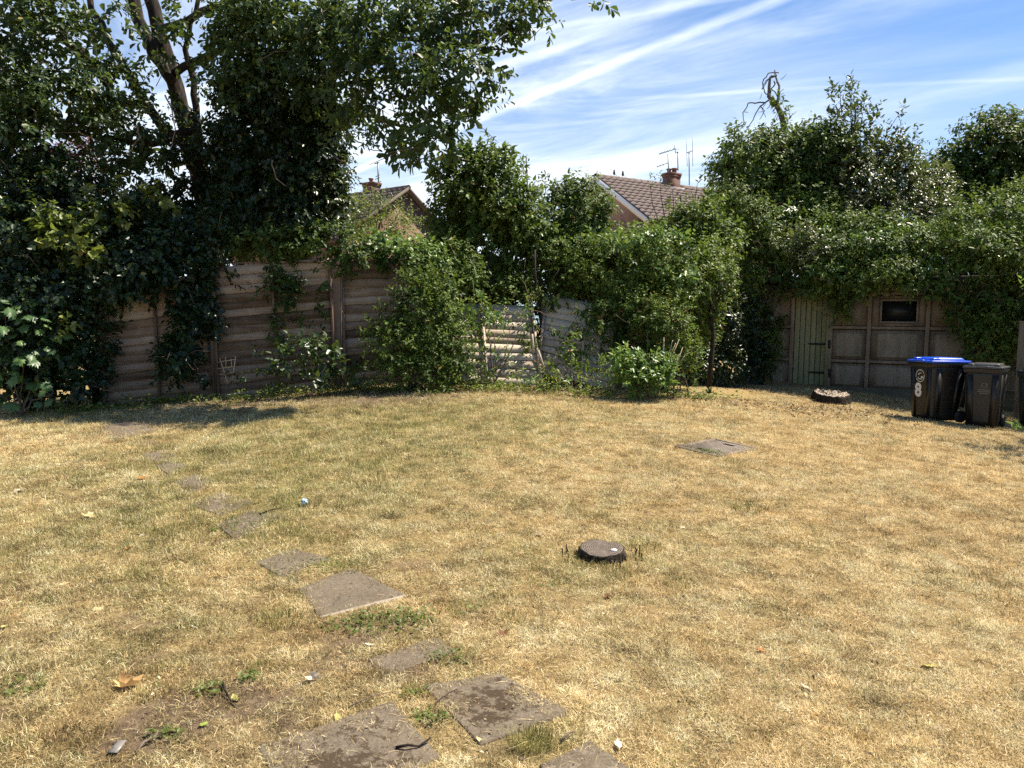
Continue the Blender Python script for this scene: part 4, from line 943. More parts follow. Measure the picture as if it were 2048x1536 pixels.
for i, (a, b) in enumerate(spans):
    a2, b2 = a + 0.034, b - 0.034
    if b2 - a2 < 0.1 or (a < (dX0 + dX1) / 2 < b): continue
    for j in range(4):
        z0, z1 = zr[j] + (0.04 if j else 0.0), zr[j + 1] - 0.04
        win = (a < (wl + wr) / 2 < b) and (z0 < (wb + wt) / 2 < z1)
        if win:
            for (xa, xb, za, zb) in ((a2, wl - .035, z0, z1), (wr + .035, b2, z0, z1), (wl - .035, wr + .035, z0, wb - .035), (wl - .035, wr + .035, wt + .035, z1)):
                if xb - xa > 0.01 and zb - za > 0.01: MB().box(((xa + xb) / 2, 0.03, (za + zb) / 2), (xb - xa, 0.05, zb - za)).build('wall_panel', MG, gar)
        else:
            MB().box(((a2 + b2) / 2, 0.03, (z0 + z1) / 2), (b2 - a2, 0.05, z1 - z0)).build('wall_panel', MG, gar)
            if j in (0, 1) and b2 - a2 > 0.35:
                MB().box(((a2 + b2) / 2, 0.003, (z0 + z1) / 2 - 0.01), ((b2 - a2) * 0.72, 0.03, (z1 - z0) * 0.78)).build('inset_panel', MG2, gar, False, None, 0.008)
    for z in sorted(rails):
        MB().box(((a2 + b2) / 2, 0.0, z), (b2 - a2, 0.06, 0.06)).build('rail', MG, gar, False, None, 0.005)
        MB().box(((a2 + b2) / 2, 0.0, z - 0.041), (b2 - a2, 0.05, 0.006)).build('joint', MDARK, gar)
# window
wf = MB().box(((wl + wr) / 2, 0.06, (wb + wt) / 2), (wr - wl, 0.012, wt - wb)).build('window_pane', None, gar)
m, t, b, o2 = newmat('dark glass'); setc(t, b.inputs['Base Color'], (0.012, 0.014, 0.015)); b.inputs['Roughness'].default_value = 0.35; b.inputs['Specular IOR Level'].default_value = 0.25; wf.data.materials.append(m)
MWF = mat_plain('pale window frame', (0.21, 0.175, 0.13), 0.7, 0.15, 12)
for (cx_, cz_, sx, sz) in (((wl + wr) / 2, wt + .017, wr - wl + .07, .034), ((wl + wr) / 2, wb - .017, wr - wl + .07, .034), (wl - .017, (wb + wt) / 2, .034, wt - wb), (wr + .017, (wb + wt) / 2, .034, wt - wb)):
    MB().box((cx_, -0.004, cz_), (sx, 0.07, sz)).build('window_frame', MWF, gar)
MB().box(((wl + wr) / 2 - .28 * (wr - wl) - .35, -0.028, (wb + wt) / 2), (0.012, 0.02, 0.26)).build('gouge', MDARK, gar)
# door of planks
MD = mat_wood('pale green door boards', [(0.12, 0.125, 0.065), (0.19, 0.195, 0.105), (0.26, 0.26, 0.155)], 0.8, 2, 0.25)
MBK = mat_plain('black iron', (0.012, 0.012, 0.013), 0.6, 0.2, 20)
door = MB().box(((dX0 + dX1) / 2, 0.06, doorTop / 2), (dX1 - dX0, 0.02, doorTop)).build('door', mat_plain('dark gap', (0.03, 0.03, 0.02), 0.9), gar)
dw = (dX1 - dX0 - 0.10)
MB().box((dX1 - 0.035, -0.01, doorTop / 2), (0.065, 0.07, doorTop)).build('door_frame', MD, door)
npl = 6
for k in range(npl):
    x = dX0 + 0.045 + dw * (k + 0.5) / npl
    MB().box((x, 0.028, doorTop / 2), (dw / npl - 0.012, 0.03, doorTop - 0.02)).build('plank', MD, door, False, None, 0.004)
MB().box((dX0 + 0.045 + dw * 0.76, 0.006, doorTop * 0.86), (dw * 0.46, 0.02, 0.10)).build('ledge', MD, door, False, None, 0.004)
MB().box(((dX0 + dX1) / 2, -0.02, doorTop + 0.02), (dX1 - dX0 + 0.06, 0.06, 0.03)).build('door_lintel', MBK, door)
for py in (688, 745):
    z = Wp(1640, py)[1]; x1_ = Wp(1657, py)[0]; x0_ = Wp(1617, py)[0]
    h = MB(); h.prism([(x0_, -0.006), (x1_, -0.006), (x1_, 0.006), (x0_, 0.006)], z - 0.012, z + 0.012)
    h = MB(); h.raw([[x0_, -.004, z - .012], [x1_, -.004, z - .028], [x1_, -.004, z + .028], [x0_, -.004, z + .012], [x0_, -.018, z - .012], [x1_, -.018, z - .028], [x1_, -.018, z + .028], [x0_, -.018, z + .012]], [[0, 1, 2, 3], [4, 7, 6, 5], [0, 4, 5, 1], [1, 5, 6, 2], [2, 6, 7, 3], [3, 7, 4, 0]])
    h.box((x1_ + 0.02, -0.055, z), (0.05, 0.02, 0.17)).build('strap_hinge', MBK, door)
# post at the right edge of the garage front
b = base_of(2042, 13.6); r = thing('gate_post', (P(2044, 700, 13.6)[0], 13.6, b[2]), 'drab timber post at the right edge behind the bins', 'post')
MB().box((0, 0, 0.85), (0.10, 0.10, 1.7)).build('post', MG, r, False, None, .006); MB().box((0, 0, 1.712), (0.12, 0.12, 0.024)).build('post_cap', MG, r)

# ================================================================== WHEELED BINS
def m_binbody():
    m, t, b, o = newmat('scuffed dark bin plastic'); co = objco(t); n = noise(t, co, 5, 6, 0.7, 0.5); f = noise(t, scaled(t, co, (60, 60, 14)), 1.0, 4, 0.7)
    dust = smooth(t, M(t, 'ADD', M(t, 'MULTIPLY', n, .6), M(t, 'MULTIPLY', f, .4)), 0.5, 0.75)
    setc(t, b.inputs['Base Color'], mixc(t, dust, (0.011, 0.010, 0.009), (0.040, 0.036, 0.030))); setc(t, b.inputs['Roughness'], M(t, 'ADD', 0.42, M(t, 'MULTIPLY', dust, .3))); b.inputs['Specular IOR Level'].default_value = 0.4
    bump(t, b, f, 0.05, 0.004); return m
MBIN = m_binbody()
MLIDG = mat_plain('grey black lid plastic', (0.045, 0.043, 0.042), 0.35, 0.15, 12, 0.5, 0, 0.04)
MLIDB = mat_plain('blue lid plastic', (0.012, 0.085, 0.62), 0.33, 0.12, 12, 0.5, 0, 0.03)
MRUB = mat_plain('black rubber', (0.02, 0.02, 0.02), 0.8, 0.1, 12)
def sticker_mat(name, v): return mat_plain(name, (v, v, v * 0.97), 0.5, 0.06, 20, 0.4, 0, 0)
def wheelie_bin(loc, front, Wd, D, H, label, lidmat, wheel_r=0.1):
    """local: -y is the front face, body tapers to the base"""
    rz = math.atan2(front[1], front[0]) + math.pi / 2
    r = thing('wheelie_bin', loc, label, 'wheelie bin', 'wheeled rubbish bins', rz)
    tw, td = 0.80, 0.76; hb = H - 0.13
    def sec(z): 
        f = z / hb; return Wd * (tw + (1 - tw) * f), D * (td + (1 - td) * f), -(1 - (td + (1 - td) * f)) * D * 0.25
    body = MB(); rings = []
    for z in (0.03, 0.12, hb * 0.55, hb * 0.86, hb):
        w, d, y0 = sec(z); cnr = 0.05; pts = []
        for sx, sy in ((-1, -1), (1, -1), (1, 1), (-1, 1)):
            for a in np.linspace(0, math.pi / 2, 4):
                ca, sa = math.cos(a), math.sin(a); ex, ey = (ca, sa) if sx * sy > 0 else (sa, ca)
                pts.append([sx * (w / 2 - cnr + cnr * ex), y0 + sy * (d / 2 - cnr + cnr * ey), z])
        pts.sort(key=lambda p: math.atan2((p[1] - y0) / d, p[0] / w)); rings.append(pts)
    n = 16; V = np.array(rings).reshape(-1, 3); q = [[i * n + j, i * n + (j + 1) % n, (i + 1) * n + (j + 1) % n, (i + 1) * n + j] for i in range(4) for j in range(n)]
    V = np.vstack([V, [0, 0, 0.03], [0, 0, hb]]); tq = [[5 * n, (j + 1) % n, j] for j in range(n)] + [[5 * n + 1, 4 * n + j, 4 * n + (j + 1) % n] for j in range(n)]
    body.raw(V, q, tq); bo = body.build('body', MBIN, r)
    # raised ribs on the front and side faces
    def slope_box(face, off, z0, z1, wdt, thick):
        mb = MB(); L = []
        for z in (z0, z1):
            w, d, y0 = sec(z); tp = 1 if z == z1 else 0.86
            if face == 'front': c = np.array([off * w, y0 - d / 2 - thick / 2 + 0.004, z]); e = np.array([wdt * tp / 2, 0, 0]); nn = np.array([0, thick / 2, 0])
            else: s = 1 if face == 'right' else -1; c = np.array([s * (w / 2 + thick / 2 - 0.004), y0 + off * d, z]); e = np.array([0, wdt * tp / 2, 0]); nn = np.array([thick / 2, 0, 0])
            L += [c - e - nn, c + e - nn, c + e + nn, c - e + nn]
        return mb.raw(L, [[0, 3, 2, 1], [4, 5, 6, 7], [0, 1, 5, 4], [1, 2, 6, 5], [2, 3, 7, 6], [3, 0, 4, 7]])
    for f_, o_, w_ in (('front', -0.36, 0.09), ('front', 0.36, 0.09), ('left', -0.3, 0.1), ('left', 0.3, 0.1), ('right', -0.3, 0.1), ('right', 0.3, 0.1)):
        slope_box(f_, o_, 0.05, hb * 0.9, w_, 0.016).build('rib', MBIN, r)
    rim = MB(); rim.box((0, 0, hb - 0.035), (Wd + 0.03, D + 0.03, 0.075), None, (1.02, 1.02)); rim.build('rim', MBIN, r, False, None, 0.012)
    # lid: skirt, dome panel and hand hold
    lid = MB(); lid.box((0, -0.012, hb + 0.020), (Wd + 0.055, D + 0.065, 0.034), None, (0.985, 0.985)); lo = lid.build('lid', lidmat, r, False, None, 0.010)
    MB().box((0, 0.03, hb + 0.058), (Wd * 0.86, D * 0.80, 0.045), None, (0.86, 0.84)).build('lid_dome', lidmat, lo, False, None, 0.014)
    for sx in (-1, 1): MB().box((sx * Wd * 0.36, -D * 0.36, hb + 0.054), (0.085, D * 0.22, 0.04), None, (0.8, 0.8)).build('lid_lug', lidmat, lo, False, None, 0.01)
    MB().box((0, -D / 2 - 0.035, hb + 0.028), (Wd * 0.36, 0.045, 0.03), None, (0.95, 0.8)).build('lid_grip', lidmat, lo, False, None, 0.008)
    hd = MB(); hd.tube([[-Wd * .42, D / 2 + .075, hb - .01], [Wd * .42, D / 2 + .075, hb - .01]], 0.016, 8)
    for sx in (-.42, 0, .42): hd.box((sx * Wd, D / 2 + 0.045, hb - 0.01), (0.05, 0.09, 0.04))
    hd.build('handle', MBIN, r)
    for sx in (-1, 1):
        w = MB().lathe([(wheel_r * .45, -0.024), (wheel_r, -0.022), (wheel_r, 0.022), (wheel_r * .45, 0.024)], (0, 0, 0), 20).build('wheel', MRUB, r)
        w.rotation_euler = (0, math.pi / 2, 0); w.location = (sx * (Wd * tw / 2 + 0.03), D * td / 2 - 0.02, wheel_r)
    # anything stuck on the front goes on this plane
    z0_, z1_ = 0.12, hb * .86; y_a = sec(z0_)[2] - sec(z0_)[1] / 2; y_b = sec(z1_)[2] - sec(z1_)[1] / 2; tilt = math.atan2(y_a - y_b, z1_ - z0_)
    def on_front(x, z, d=0.003): return Vector((x, y_a + (y_b - y_a) * (z - z0_) / (z1_ - z0_) - d, z)), tilt
    return r, on_front, hb

def text_part(body, name, parent, loc, tilt, size, mat, bold=0.0):
    cu_ = bpy.data.curves.new(name, 'FONT'); cu_.body = body; cu_.size = size; cu_.align_x = 'CENTER'; cu_.align_y = 'CENTER'; cu_.extrude = 0.0012; cu_.offset = bold
    tmp = bpy.data.objects.new(name, cu_); COL.objects.link(tmp)
    dg = bpy.context.evaluated_depsgraph_get(); me = bpy.data.meshes.new_from_object(tmp.evaluated_get(dg)); bpy.data.objects.remove(tmp)
    o = bpy.data.objects.new(name, me); me.materials.clear(); me.materials.append(mat); link(o, parent); o.location = loc; o.rotation_euler = (math.pi / 2 + tilt, 0, 0); return o

_b = P(1880, 700, 12.75); bB = np.array([_b[0], 12.75, float(gz(_b[0], 12.75))])
bin_blue, onf, hbB = wheelie_bin(bB, (-0.985, -0.17), 0.56, 0.66, 1.10, 'large dark wheelie bin with a bright blue lid and a white number 8 on it', MLIDB)
MST = sticker_mat('white number sticker', 0.62); MST2 = sticker_mat('grey white emblem print', 0.42)
l_, tl = onf(-0.06, 0.50); text_part('8', 'house_number', bin_blue, l_, tl, 0.30, MST, 0.012)
# round emblem: ring, swoosh and small pieces
em_l, tl = onf(-0.02, 0.745); emb = MB(); R_ = 0.105; N_ = 28
def disc_seg(a0, a1_, r0, r1, n_=14):
    a = np.linspace(a0, a1_, n_); V = np.vstack([np.c_[r0 * np.cos(a), np.zeros(n_), r0 * np.sin(a)], np.c_[r1 * np.cos(a), np.zeros(n_), r1 * np.sin(a)]])
    return V, [[i, i + 1, n_ + i + 1, n_ + i] for i in range(n_ - 1)]
for a0, a1_, r0, r1 in ((0.4, 3.4, R_ * .86, R_), (3.6, 6.5, R_ * .86, R_), (3.5, 5.6, R_ * .45, R_ * .62), (0.9, 2.2, R_ * .38, R_ * .52)):
    V, q = disc_seg(a0, a1_, r0, r1); emb.raw(V, q)
V, q = disc_seg(0, 6.28, 0.0, R_ * .16, 12); V[:, 0] -= R_ * .28; V[:, 2] += R_ * .25; emb.raw(V, q)
emb.raw([[0.01, 0, -.035], [.085, 0, -.035], [.08, 0, -.005], [.02, 0, -.005]], [[0, 1, 2, 3]])
eo = emb.build('emblem', MST2, bin_blue); eo.location = em_l; eo.rotation_euler = (tl, 0, 0)
_b = P(1976, 700, 12.3); bD = np.array([_b[0], 12.3, float(gz(_b[0], 12.3))])
bin_dark, onf, hbD = wheelie_bin(bD, (-0.66, -0.75), 0.50, 0.60, 1.07, 'dark brown wheelie bin with a grey black lid, right of the blue lidded bin', MLIDG)
MST3 = sticker_mat('faded grey print', 0.10)
l_, tl = onf(0.03, 0.68); eb = MB(); V, q = disc_seg(-1.2, 1.4, .03, .045, 10); eb.raw(V, q); V, q = disc_seg(1.9, 4.4, .03, .042, 10); eb.raw(V, q)
for k, w in enumerate((.15, .19, .13)): eb.raw([[-w / 2, 0, -.075 - k * .028], [w / 2, 0, -.075 - k * .028], [w / 2, 0, -.063 - k * .028], [-w / 2, 0, -.063 - k * .028]], [[0, 1, 2, 3]])
eo = eb.build('printed_mark', MST3, bin_dark); eo.location = l_; eo.rotation_euler = (tl, 0, 0)
_b = P(2078, 700, 12.6); b3 = np.array([_b[0] + .08, 12.6, float(gz(_b[0], 12.6))])
MG4 = mat_plain('dark green plastic', (0.012, 0.022, 0.018), 0.45, 0.15, 12, 0.4, 0, .03); mb0 = MBIN; MBIN = MG4
wheelie_bin(b3, (-0.66, -0.75), 0.56, 0.60, 1.02, 'dark green container in deep shade behind the brown bin at the right edge', MG4); MBIN = mb0

#================================================================== HOUSES
def m_brick(name):
    m, t, b, o = newmat(name); co = objco(t); br = nd(t, 'ShaderNodeTexBrick')
    t.links.new(co, br.inputs[0]); br.inputs['Scale'].default_value = 1.0; br.inputs['Brick Width'].default_value = 0.225; br.inputs['Row Height'].default_value = 0.085; br.inputs['Mortar Size'].default_value = 0.012
    br.inputs['Color1'].default_value = (0.135, 0.055, 0.038, 1); br.inputs['Color2'].default_value = (0.19, 0.088, 0.06, 1); br.inputs['Mortar'].default_value = (0.10, 0.08, 0.068, 1); br.inputs['Bias'].default_value = 0.1
    n = noise(t, co, 3.0, 4, 0.6); setc(t, b.inputs['Base Color'], mixc(t, 1.0, br.outputs[0], ramp(t, n, [(.3, (.75, .75, .75)), (.7, (1.1, 1.1, 1.1))]), 'MULTIPLY')); b.inputs['Roughness'].default_value = 0.9
    bump(t, b, br.outputs['Fac'], -0.5, 0.01); return m
MBRICK = m_brick('red brick')
MTILE = mat_plain('brown grey concrete roof tile', (0.19, 0.145, 0.125), 0.85, 0.3, 3.0, 0.25, 0, 0.2)
MTILE2 = mat_plain('dark brown roof tile', (0.115, 0.088, 0.08), 0.85, 0.3, 3.0, 0.25, 0, 0.2)
MWHITE = mat_plain('white bargeboard paint', (0.72, 0.74, 0.77), 0.6, 0.08, 3)
MPOT = mat_plain('terracotta pot', (0.22, 0.10, 0.07), 0.85, 0.2, 8); MALU = mat_plain('dull aerial metal', (0.16, 0.17, 0.18), 0.5, 0.15, 8, 0.5, 0.6)
MLEAD = mat_plain('pale mortar flaunching', (0.52, 0.49, 0.45), 0.9, 0.15, 6)
def frame(ridge_end, rd, ld):
    """rotation with columns: along ridge, down-slope side (level), up"""
    return np.stack([rd, ld, np.array([0, 0, 1.0])], 1)
def house(A, rd, sd, L, w, h, z_base, label, tilemat, ntx, nty, chim_at, pots, barge, overhang=0.25, tile_limit=300, stack=(0.7, 0.5, 0.5)):
    """A ridge end nearest the gable seen; rd along ridge (away), sd level direction of the seen slope; w half span; h ridge rise"""
    rd, sd = unit(np.asarray(rd)), unit(np.asarray(sd)); base = np.array([A[0], A[1], z_base]); r = thing('house', base, label, 'house')
    R3 = frame(A, rd, sd); r.matrix_world = Matrix([list(R3[i]) + [base[i]] for i in range(3)] + [[0, 0, 0, 1]])
    if np.linalg.det(R3) < 0: raise ValueError('left handed house frame')
    Hz = A[2] - z_base; ez = Hz - h
    # walls: gable prism, local x from overhang to L
    x0, x1 = overhang, L - overhang; k = 0.985
    wall = MB(); V = [[x0, w * k, 0], [x0, -w * k, 0], [x0, -w * k, ez - .1], [x0, 0, Hz - 0.12], [x0, w * k, ez - .1]]; V2 = [[x1, *v[1:]] for v in V]
    wall.raw(V + V2, [[0, 4, 9, 5], [1, 6, 7, 2], [0, 5, 6, 1], [4, 3, 8, 9], [3, 2, 7, 8]], [[0, 1, 2], [0, 2, 3], [0, 3, 4], [5, 7, 6], [5, 8, 7], [5, 9, 8]])
    # brick texture runs along y for the gable: give every wall object a rotated copy of its axes
    wo = wall.build('wall', MBRICK, r)
    Q = Matrix(((0, 0, 1, 0), (1, 0, 0, 0), (0, 1, 0, 0), (0, 0, 0, 1)))     # local x <- y, local y <- z, local z <- x
    wo.data.transform(Q.inverted()); wo.matrix_local = Q
    sl = math.hypot(w + .15, h * (w + .15) / w); ang = math.atan2(h, w)
    roof = MB()
    for s in (1, -1):
        c, sn = math.cos(ang), math.sin(ang); dn = np.array([0, s * c, -sn]); nn = np.array([0, s * sn, c]); xx = np.array([1.0, 0, 0])
        p = np.array([0, 0, Hz]); V = [p, p + xx * L, p + xx * L + dn * sl, p + dn * sl]; V = V + [v - nn * 0.1 for v in V]
        roof.raw(V, [[0, 1, 2, 3], [7, 6, 5, 4], [0, 4, 5, 1], [1, 5, 6, 2], [2, 6, 7, 3], [3, 7, 4, 0]])
    ro = roof.build('roof', tilemat, r)
    c, sn = math.cos(ang), math.sin(ang); dn = np.array([0, c, -sn]); nn = np.array([0, sn, c])
    tw, tl_ = L / ntx, sl / nty
    xs_ = np.linspace(0, tw * 0.985, 7); prof = 0.028 * np.sin(np.linspace(0, 2 * math.pi, 7)) + 0.03
    V = np.concatenate([np.c_[xs_, np.zeros(7), prof - 0.028], np.c_[xs_, np.full(7, tl_ * 1.12), prof + 0.022], np.c_[xs_, np.full(7, tl_ * 1.12), prof - 0.012]])
    q = [[i, i + 1, 8 + i, 7 + i] for i in range(6)] + [[7 + i, 8 + i, 15 + i, 14 + i] for i in range(6)]
    tile_me = poly_mesh('tile', V, [np.array(q)], tilemat); rg = np.random.default_rng(ntx); cnt = 0; rest = MB()
    for j in range(nty):
        for i in range(ntx):
            o_ = np.array([i * tw, 0, Hz]) + dn * (j * tl_) + nn * (0.004 + rg.normal(0, 0.003)) + np.array([0, 0, 0])
            a_ = rg.normal(0, 0.006); M4 = Matrix(((1, 0, 0, o_[0]), (0, dn[1], nn[1], o_[1]), (0, dn[2], nn[2], o_[2]), (0, 0, 0, 1))) @ Matrix.Rotation(a_, 4, 'Z')
            if cnt < tile_limit:
                o = bpy.data.objects.new('tile', tile_me); link(o, ro); o.matrix_local = M4; cnt += 1
            else:
                Vn = np.array([list(M4 @ Vector(v)) for v in V]); rest.raw(Vn, q)
    if rest.v: tag(rest.build('tile_field', tilemat, ro), kind='stuff')
    nr_ = int(L / 0.45)
    for i in range(nr_):
        a = np.linspace(-0.2, math.pi + 0.2, 7); rr = 0.135; x_a, x_b = i * L / nr_ + .004, (i + 1) * L / nr_ - .004
        V = np.vstack([np.c_[np.full(7, x_a), rr * np.cos(a), Hz - 0.06 + rr * np.sin(a)], np.c_[np.full(7, x_b), rr * 1.06 * np.cos(a), Hz - 0.06 + rr * 1.06 * np.sin(a)]])
        MB().raw(V, [[k_, k_ + 1, 8 + k_, 7 + k_] for k_ in range(6)]).build('ridge_tile', tilemat, ro)
    for s, xb in ((1, -0.025), (-1, -0.025), (1, L - 0.005), (-1, L - 0.005)):
        dn = np.array([0, s * c, -sn]); nn = np.array([0, s * sn, c]); p = np.array([xb, 0, Hz - 0.03]); e = np.array([0.03, 0, 0])
        V = [p, p + dn * sl, p + dn * sl - nn * barge, p - nn * barge]; V = V + [v + e for v in V]
        MB().raw(V, [[0, 1, 2, 3], [7, 6, 5, 4], [0, 4, 5, 1], [1, 5, 6, 2], [2, 6, 7, 3], [3, 7, 4, 0]]).build('bargeboard', MWHITE if barge > .15 else MTILE2, r)
    # chimney
    cx_ = chim_at; cw, cd, ch_ = stack
    cs = MB().box((0, 0, 0), (cw, cd, ch_ + 0.8)).build('chimney', MBRICK, r); cs.location = (0, 0, 0)
    cs.data.transform(Q.inverted()); cs.matrix_local = Matrix.Translation((cx_, 0, Hz + (ch_ - 0.8) / 2)) @ Q
    for zz, g_ in ((ch_ * .78, .05), (ch_ * 1.0, .09)):
        cc = MB().box((0, 0, 0), (cw + g_, cd + g_, 0.11)).build('chimney_course', MBRICK, cs); cc.matrix_local = Q.inverted() @ Matrix.Translation((0, 0, zz - (ch_ - 0.8) / 2 + 0.0))
    fl = MB().box((0, 0, 0), (cw * 1.35, cd * 1.3, 0.05)).build('flaunching', MLEAD, cs); fl.matrix_local = Q.inverted() @ Matrix.Translation((0, 0.1, -(ch_ - 0.8) / 2 - 0.22))
    for px_, ph, pr_ in pots:
        pt = MB().lathe([(pr_ * .75, 0), (pr_ * .8, ph * .7), (pr_ * 1.15, ph * .8), (pr_ * 1.15, ph), (pr_ * .8, ph)], (0, 0, 0), 10).build('chimney_pot', MPOT, cs, True)
        pt.matrix_local = Q.inverted() @ Matrix.Translation((px_, 0, ch_ * 1.05 - (ch_ - 0.8) / 2))
    return r, R3, base, Hz
# right house: gable towards the lawn, ridge running back to the right
A = P(1190, 350, 38); rdR = np.array([math.cos(math.radians(29)), math.sin(math.radians(29)), 0]); sdR = np.array([-math.sin(math.radians(29)), math.cos(math.radians(29)), 0])
# the seen slope faces the camera: side direction is -sdR; keep the frame right handed by running the ridge from its far end
Lr = 8.2; A2 = A + rdR * Lr
def house_flip(A, rd, L): return A + rd * L, -rd
Af, rdf = house_flip(A, rdR, Lr)
h1, R3a, base1, Hz1 = house(Af, rdf, -sdR, Lr, 4.1, 2.47, 0.0, 'brick house behind the hedge on the right with white bargeboard and brown tiled roof', MTILE, 22, 13, Lr - 4.75, [(-.17, .30, .15), (.17, .24, .13)], 0.24, stack=(0.72, 0.55, 0.52))
A = P(818, 373, 36); rdL = np.array([-0.783, 0.622, 0]); sdL = np.array([-0.622, -0.783, 0])
h2, R3b, base2, Hz2 = house(A, rdL, sdL, 8.0, 4.2, 2.75, 0.0, 'brick house with a dark tiled roof half hidden by a yellow green bush', MTILE2, 22, 13, 2.55, [(.05, .26, .11)], 0.10, stack=(0.7, 0.5, 0.36))

def aerial(name, parts, Y, label, cat='aerial'):
    p0 = P(*parts[0][1][-1], Y); r = thing(name, p0, label, cat, 'aerials on the chimneys')
    for nm, pts, rad in parts:
        W3 = pxline(pts, Y) - p0; MB().tube(W3, rad, 5).build(nm, MALU, r, True)
    return r
aerial('tv_aerial', [('mast', [(1336, 308), (1338, 378)], .03), ('boom', [(1318, 308), (1350, 298)], .022), ('boom', [(1313, 334), (1335, 326)], .02), ('reflector', [(1349, 290), (1351, 307)], .02), ('reflector', [(1345, 299), (1358, 298)], .016)]
       + [('rod', [(x - 2, y + 3), (x + 3, y - 4)], .012) for x, y in ((1321, 307), (1327, 305), (1333, 303), (1339, 301), (1345, 299.5))] + [('rod', [(x - 2, y + 2), (x + 2, y - 2)], .012) for x, y in ((1316, 333), (1322, 331), (1328, 329))], 40.0, 'TV aerial with two angled booms on the tall mast left of the right chimney')
aerial('tv_aerial', [('mast', [(1355, 305), (1356, 342)], .028), ('mast_head', [(1353, 305), (1357, 304)], .03)], 40.4, 'bare aerial mast rising straight above the right chimney pots')
aerial('radio_aerial', [('mast', [(1378, 303), (1378.5, 370)], .028), ('crossbar', [(1373, 306), (1386, 301)], .024), ('whip', [(1372.5, 278), (1374.5, 333)], .014), ('whip', [(1385, 270), (1385.5, 333)], .014)], 40.6, 'H shaped aerial with two tall whips right of the right chimney')
aerial('tv_aerial', [('mast', [(755.5, 324), (757.5, 380)], .035), ('boom', [(749, 328), (758, 324)], .025), ('rod', [(751, 354), (760, 349)], .018), ('rod', [(750, 359), (760, 355)], .018), ('rod', [(752, 368), (763, 362)], .018)], 37.5, 'TV aerial on a thin mast above the left house chimney')
MBIRD = mat_plain('dark bird feathers', (0.03, 0.03, 0.035), 0.6, 0.2, 20)
for px, py, lab in ((1227.5, 351.5, 'small dark bird nearer the gable end of the right house ridge'), (1244.5, 355, 'small dark bird nearer the chimney on the right house ridge')):
    d = ray(px, py); Yb = 38 + (px - 1190) * 0.018; c = P(px, py, Yb)
    # stand on the ridge line
    tR = (c[0] - P(1190, 350, 38)[0]) / rdR[0]; c = P(1190, 350, 38) + rdR * tR + np.array([0, 0, 0.08]); V = MB()
    V.lathe([(0.012, 0.0), (0.055, 0.07), (0.06, 0.13), (0.04, 0.20), (0.038, 0.25), (0.012, 0.285)], (0, 0, 0.02), 10)
    V.raw([[.03, -.02, .10], [.03, .02, .10], [.15, .015, .0], [.15, -.015, .0], [.03, -.02, .07], [.03, .02, .07]], [[0, 1, 2, 3], [4, 3, 2, 5]], [[0, 3, 4], [1, 5, 2]])
    V.raw([[-.035, -.01, .265], [-.035, .01, .265], [-.075, 0, .255]], (), [[0, 1, 2]])
    o = V.build('bird', MBIRD, None, True); o.location = c; tag(o, lab, 'bird', 'birds on the right roof ridge')
# ================================================================== TREES AND SHRUBS
# ---- big tree on the left: trunk with forks, arching leafy limbs
tb_ = base_of(430, 14.4)
big = thing('broadleaf_tree', tb_, 'tall broadleaf tree with a leaning rough trunk and leafy limbs arching over the fence', 'tree')
tk = [(wiggle(np.vstack([tb_ + [0, 0, -.2], pxline([(425, 560), (418, 430), (395, 330), (368, 240), (345, 150), (318, 60), (285, -60), (265, -200)], 14.2)]), 3, .02), np.linspace(.20, .10, 25)),
      (wiggle(pxline([(405, 380), (375, 300), (330, 262), (275, 180), (225, 100), (190, 20), (160, -80)], 14.1), 3, .03), np.linspace(.10, .05, 19)),
      (wiggle(pxline([(398, 330), (392, 240), (388, 170), (372, 100), (392, 20), (404, -60)], 13.9), 3, .02), np.linspace(.07, .035, 16)),
      (wiggle(pxline([(345, 165), (308, 110), (275, 40), (250, -60)], 13.9), 3, .02), np.linspace(.09, .11, 10)),
      (wiggle(pxline([(160, 110), (120, 60), (80, 5), (40, -60)], 13.2), 3, .03), np.linspace(.08, .06, 10)),
      (wiggle(pxline([(225, 200), (190, 140), (150, 90)], 13.4), 3, .03), np.linspace(.05, .08, 7))]
for pts in ([(345, 150), (430, 100), (520, 80), (640, 60), (780, 30), (900, 10)], [(430, 380), (500, 300), (560, 220), (640, 180), (760, 150), (880, 130), (980, 150)], [(520, 260), (620, 220), (720, 220), (800, 260), (830, 300)], [(318, 60), (400, 20), (520, -30), (700, -60), (900, -40), (1060, 0), (1110, 40)], [(640, 180), (700, 110), (780, 80), (900, 90), (1010, 100)],
            [(285, -60), (200, -60), (80, 20), (0, 80)], [(300, 215), (215, 195), (110, 180), (20, 200)], [(385, 262), (300, 285), (200, 270), (90, 260)]):
    Y1 = 14.0; n = len(pts); tk.append((wiggle(np.array([P(p[0], p[1], Y1 - 1.6 * i / (n - 1)) for i, p in enumerate(pts)]), 3, .04), np.linspace(.075, .012, (n - 1) * 3 + 1)))
stems('trunk', big, 'bark', tk, 8)
fine = []
for pts in ([(545, 320), (548, 345), (560, 362), (572, 372)], [(690, 265), (715, 285), (740, 297), (765, 304)], [(672, 315), (690, 325), (700, 340), (694, 352)], [(275, 250), (278, 275), (265, 300), (250, 310)], [(330, 190), (345, 220), (350, 260), (345, 290)], [(765, 220), (768, 250), (775, 262)], [(930, 20), (932, 45)]):
    fine.append((wiggle(pxline(pts, 12.3), 3, .012), np.linspace(.013, .006, (len(pts) - 1) * 3 + 1)))
stems('bare_twig', big, 'twig', fine, 5)
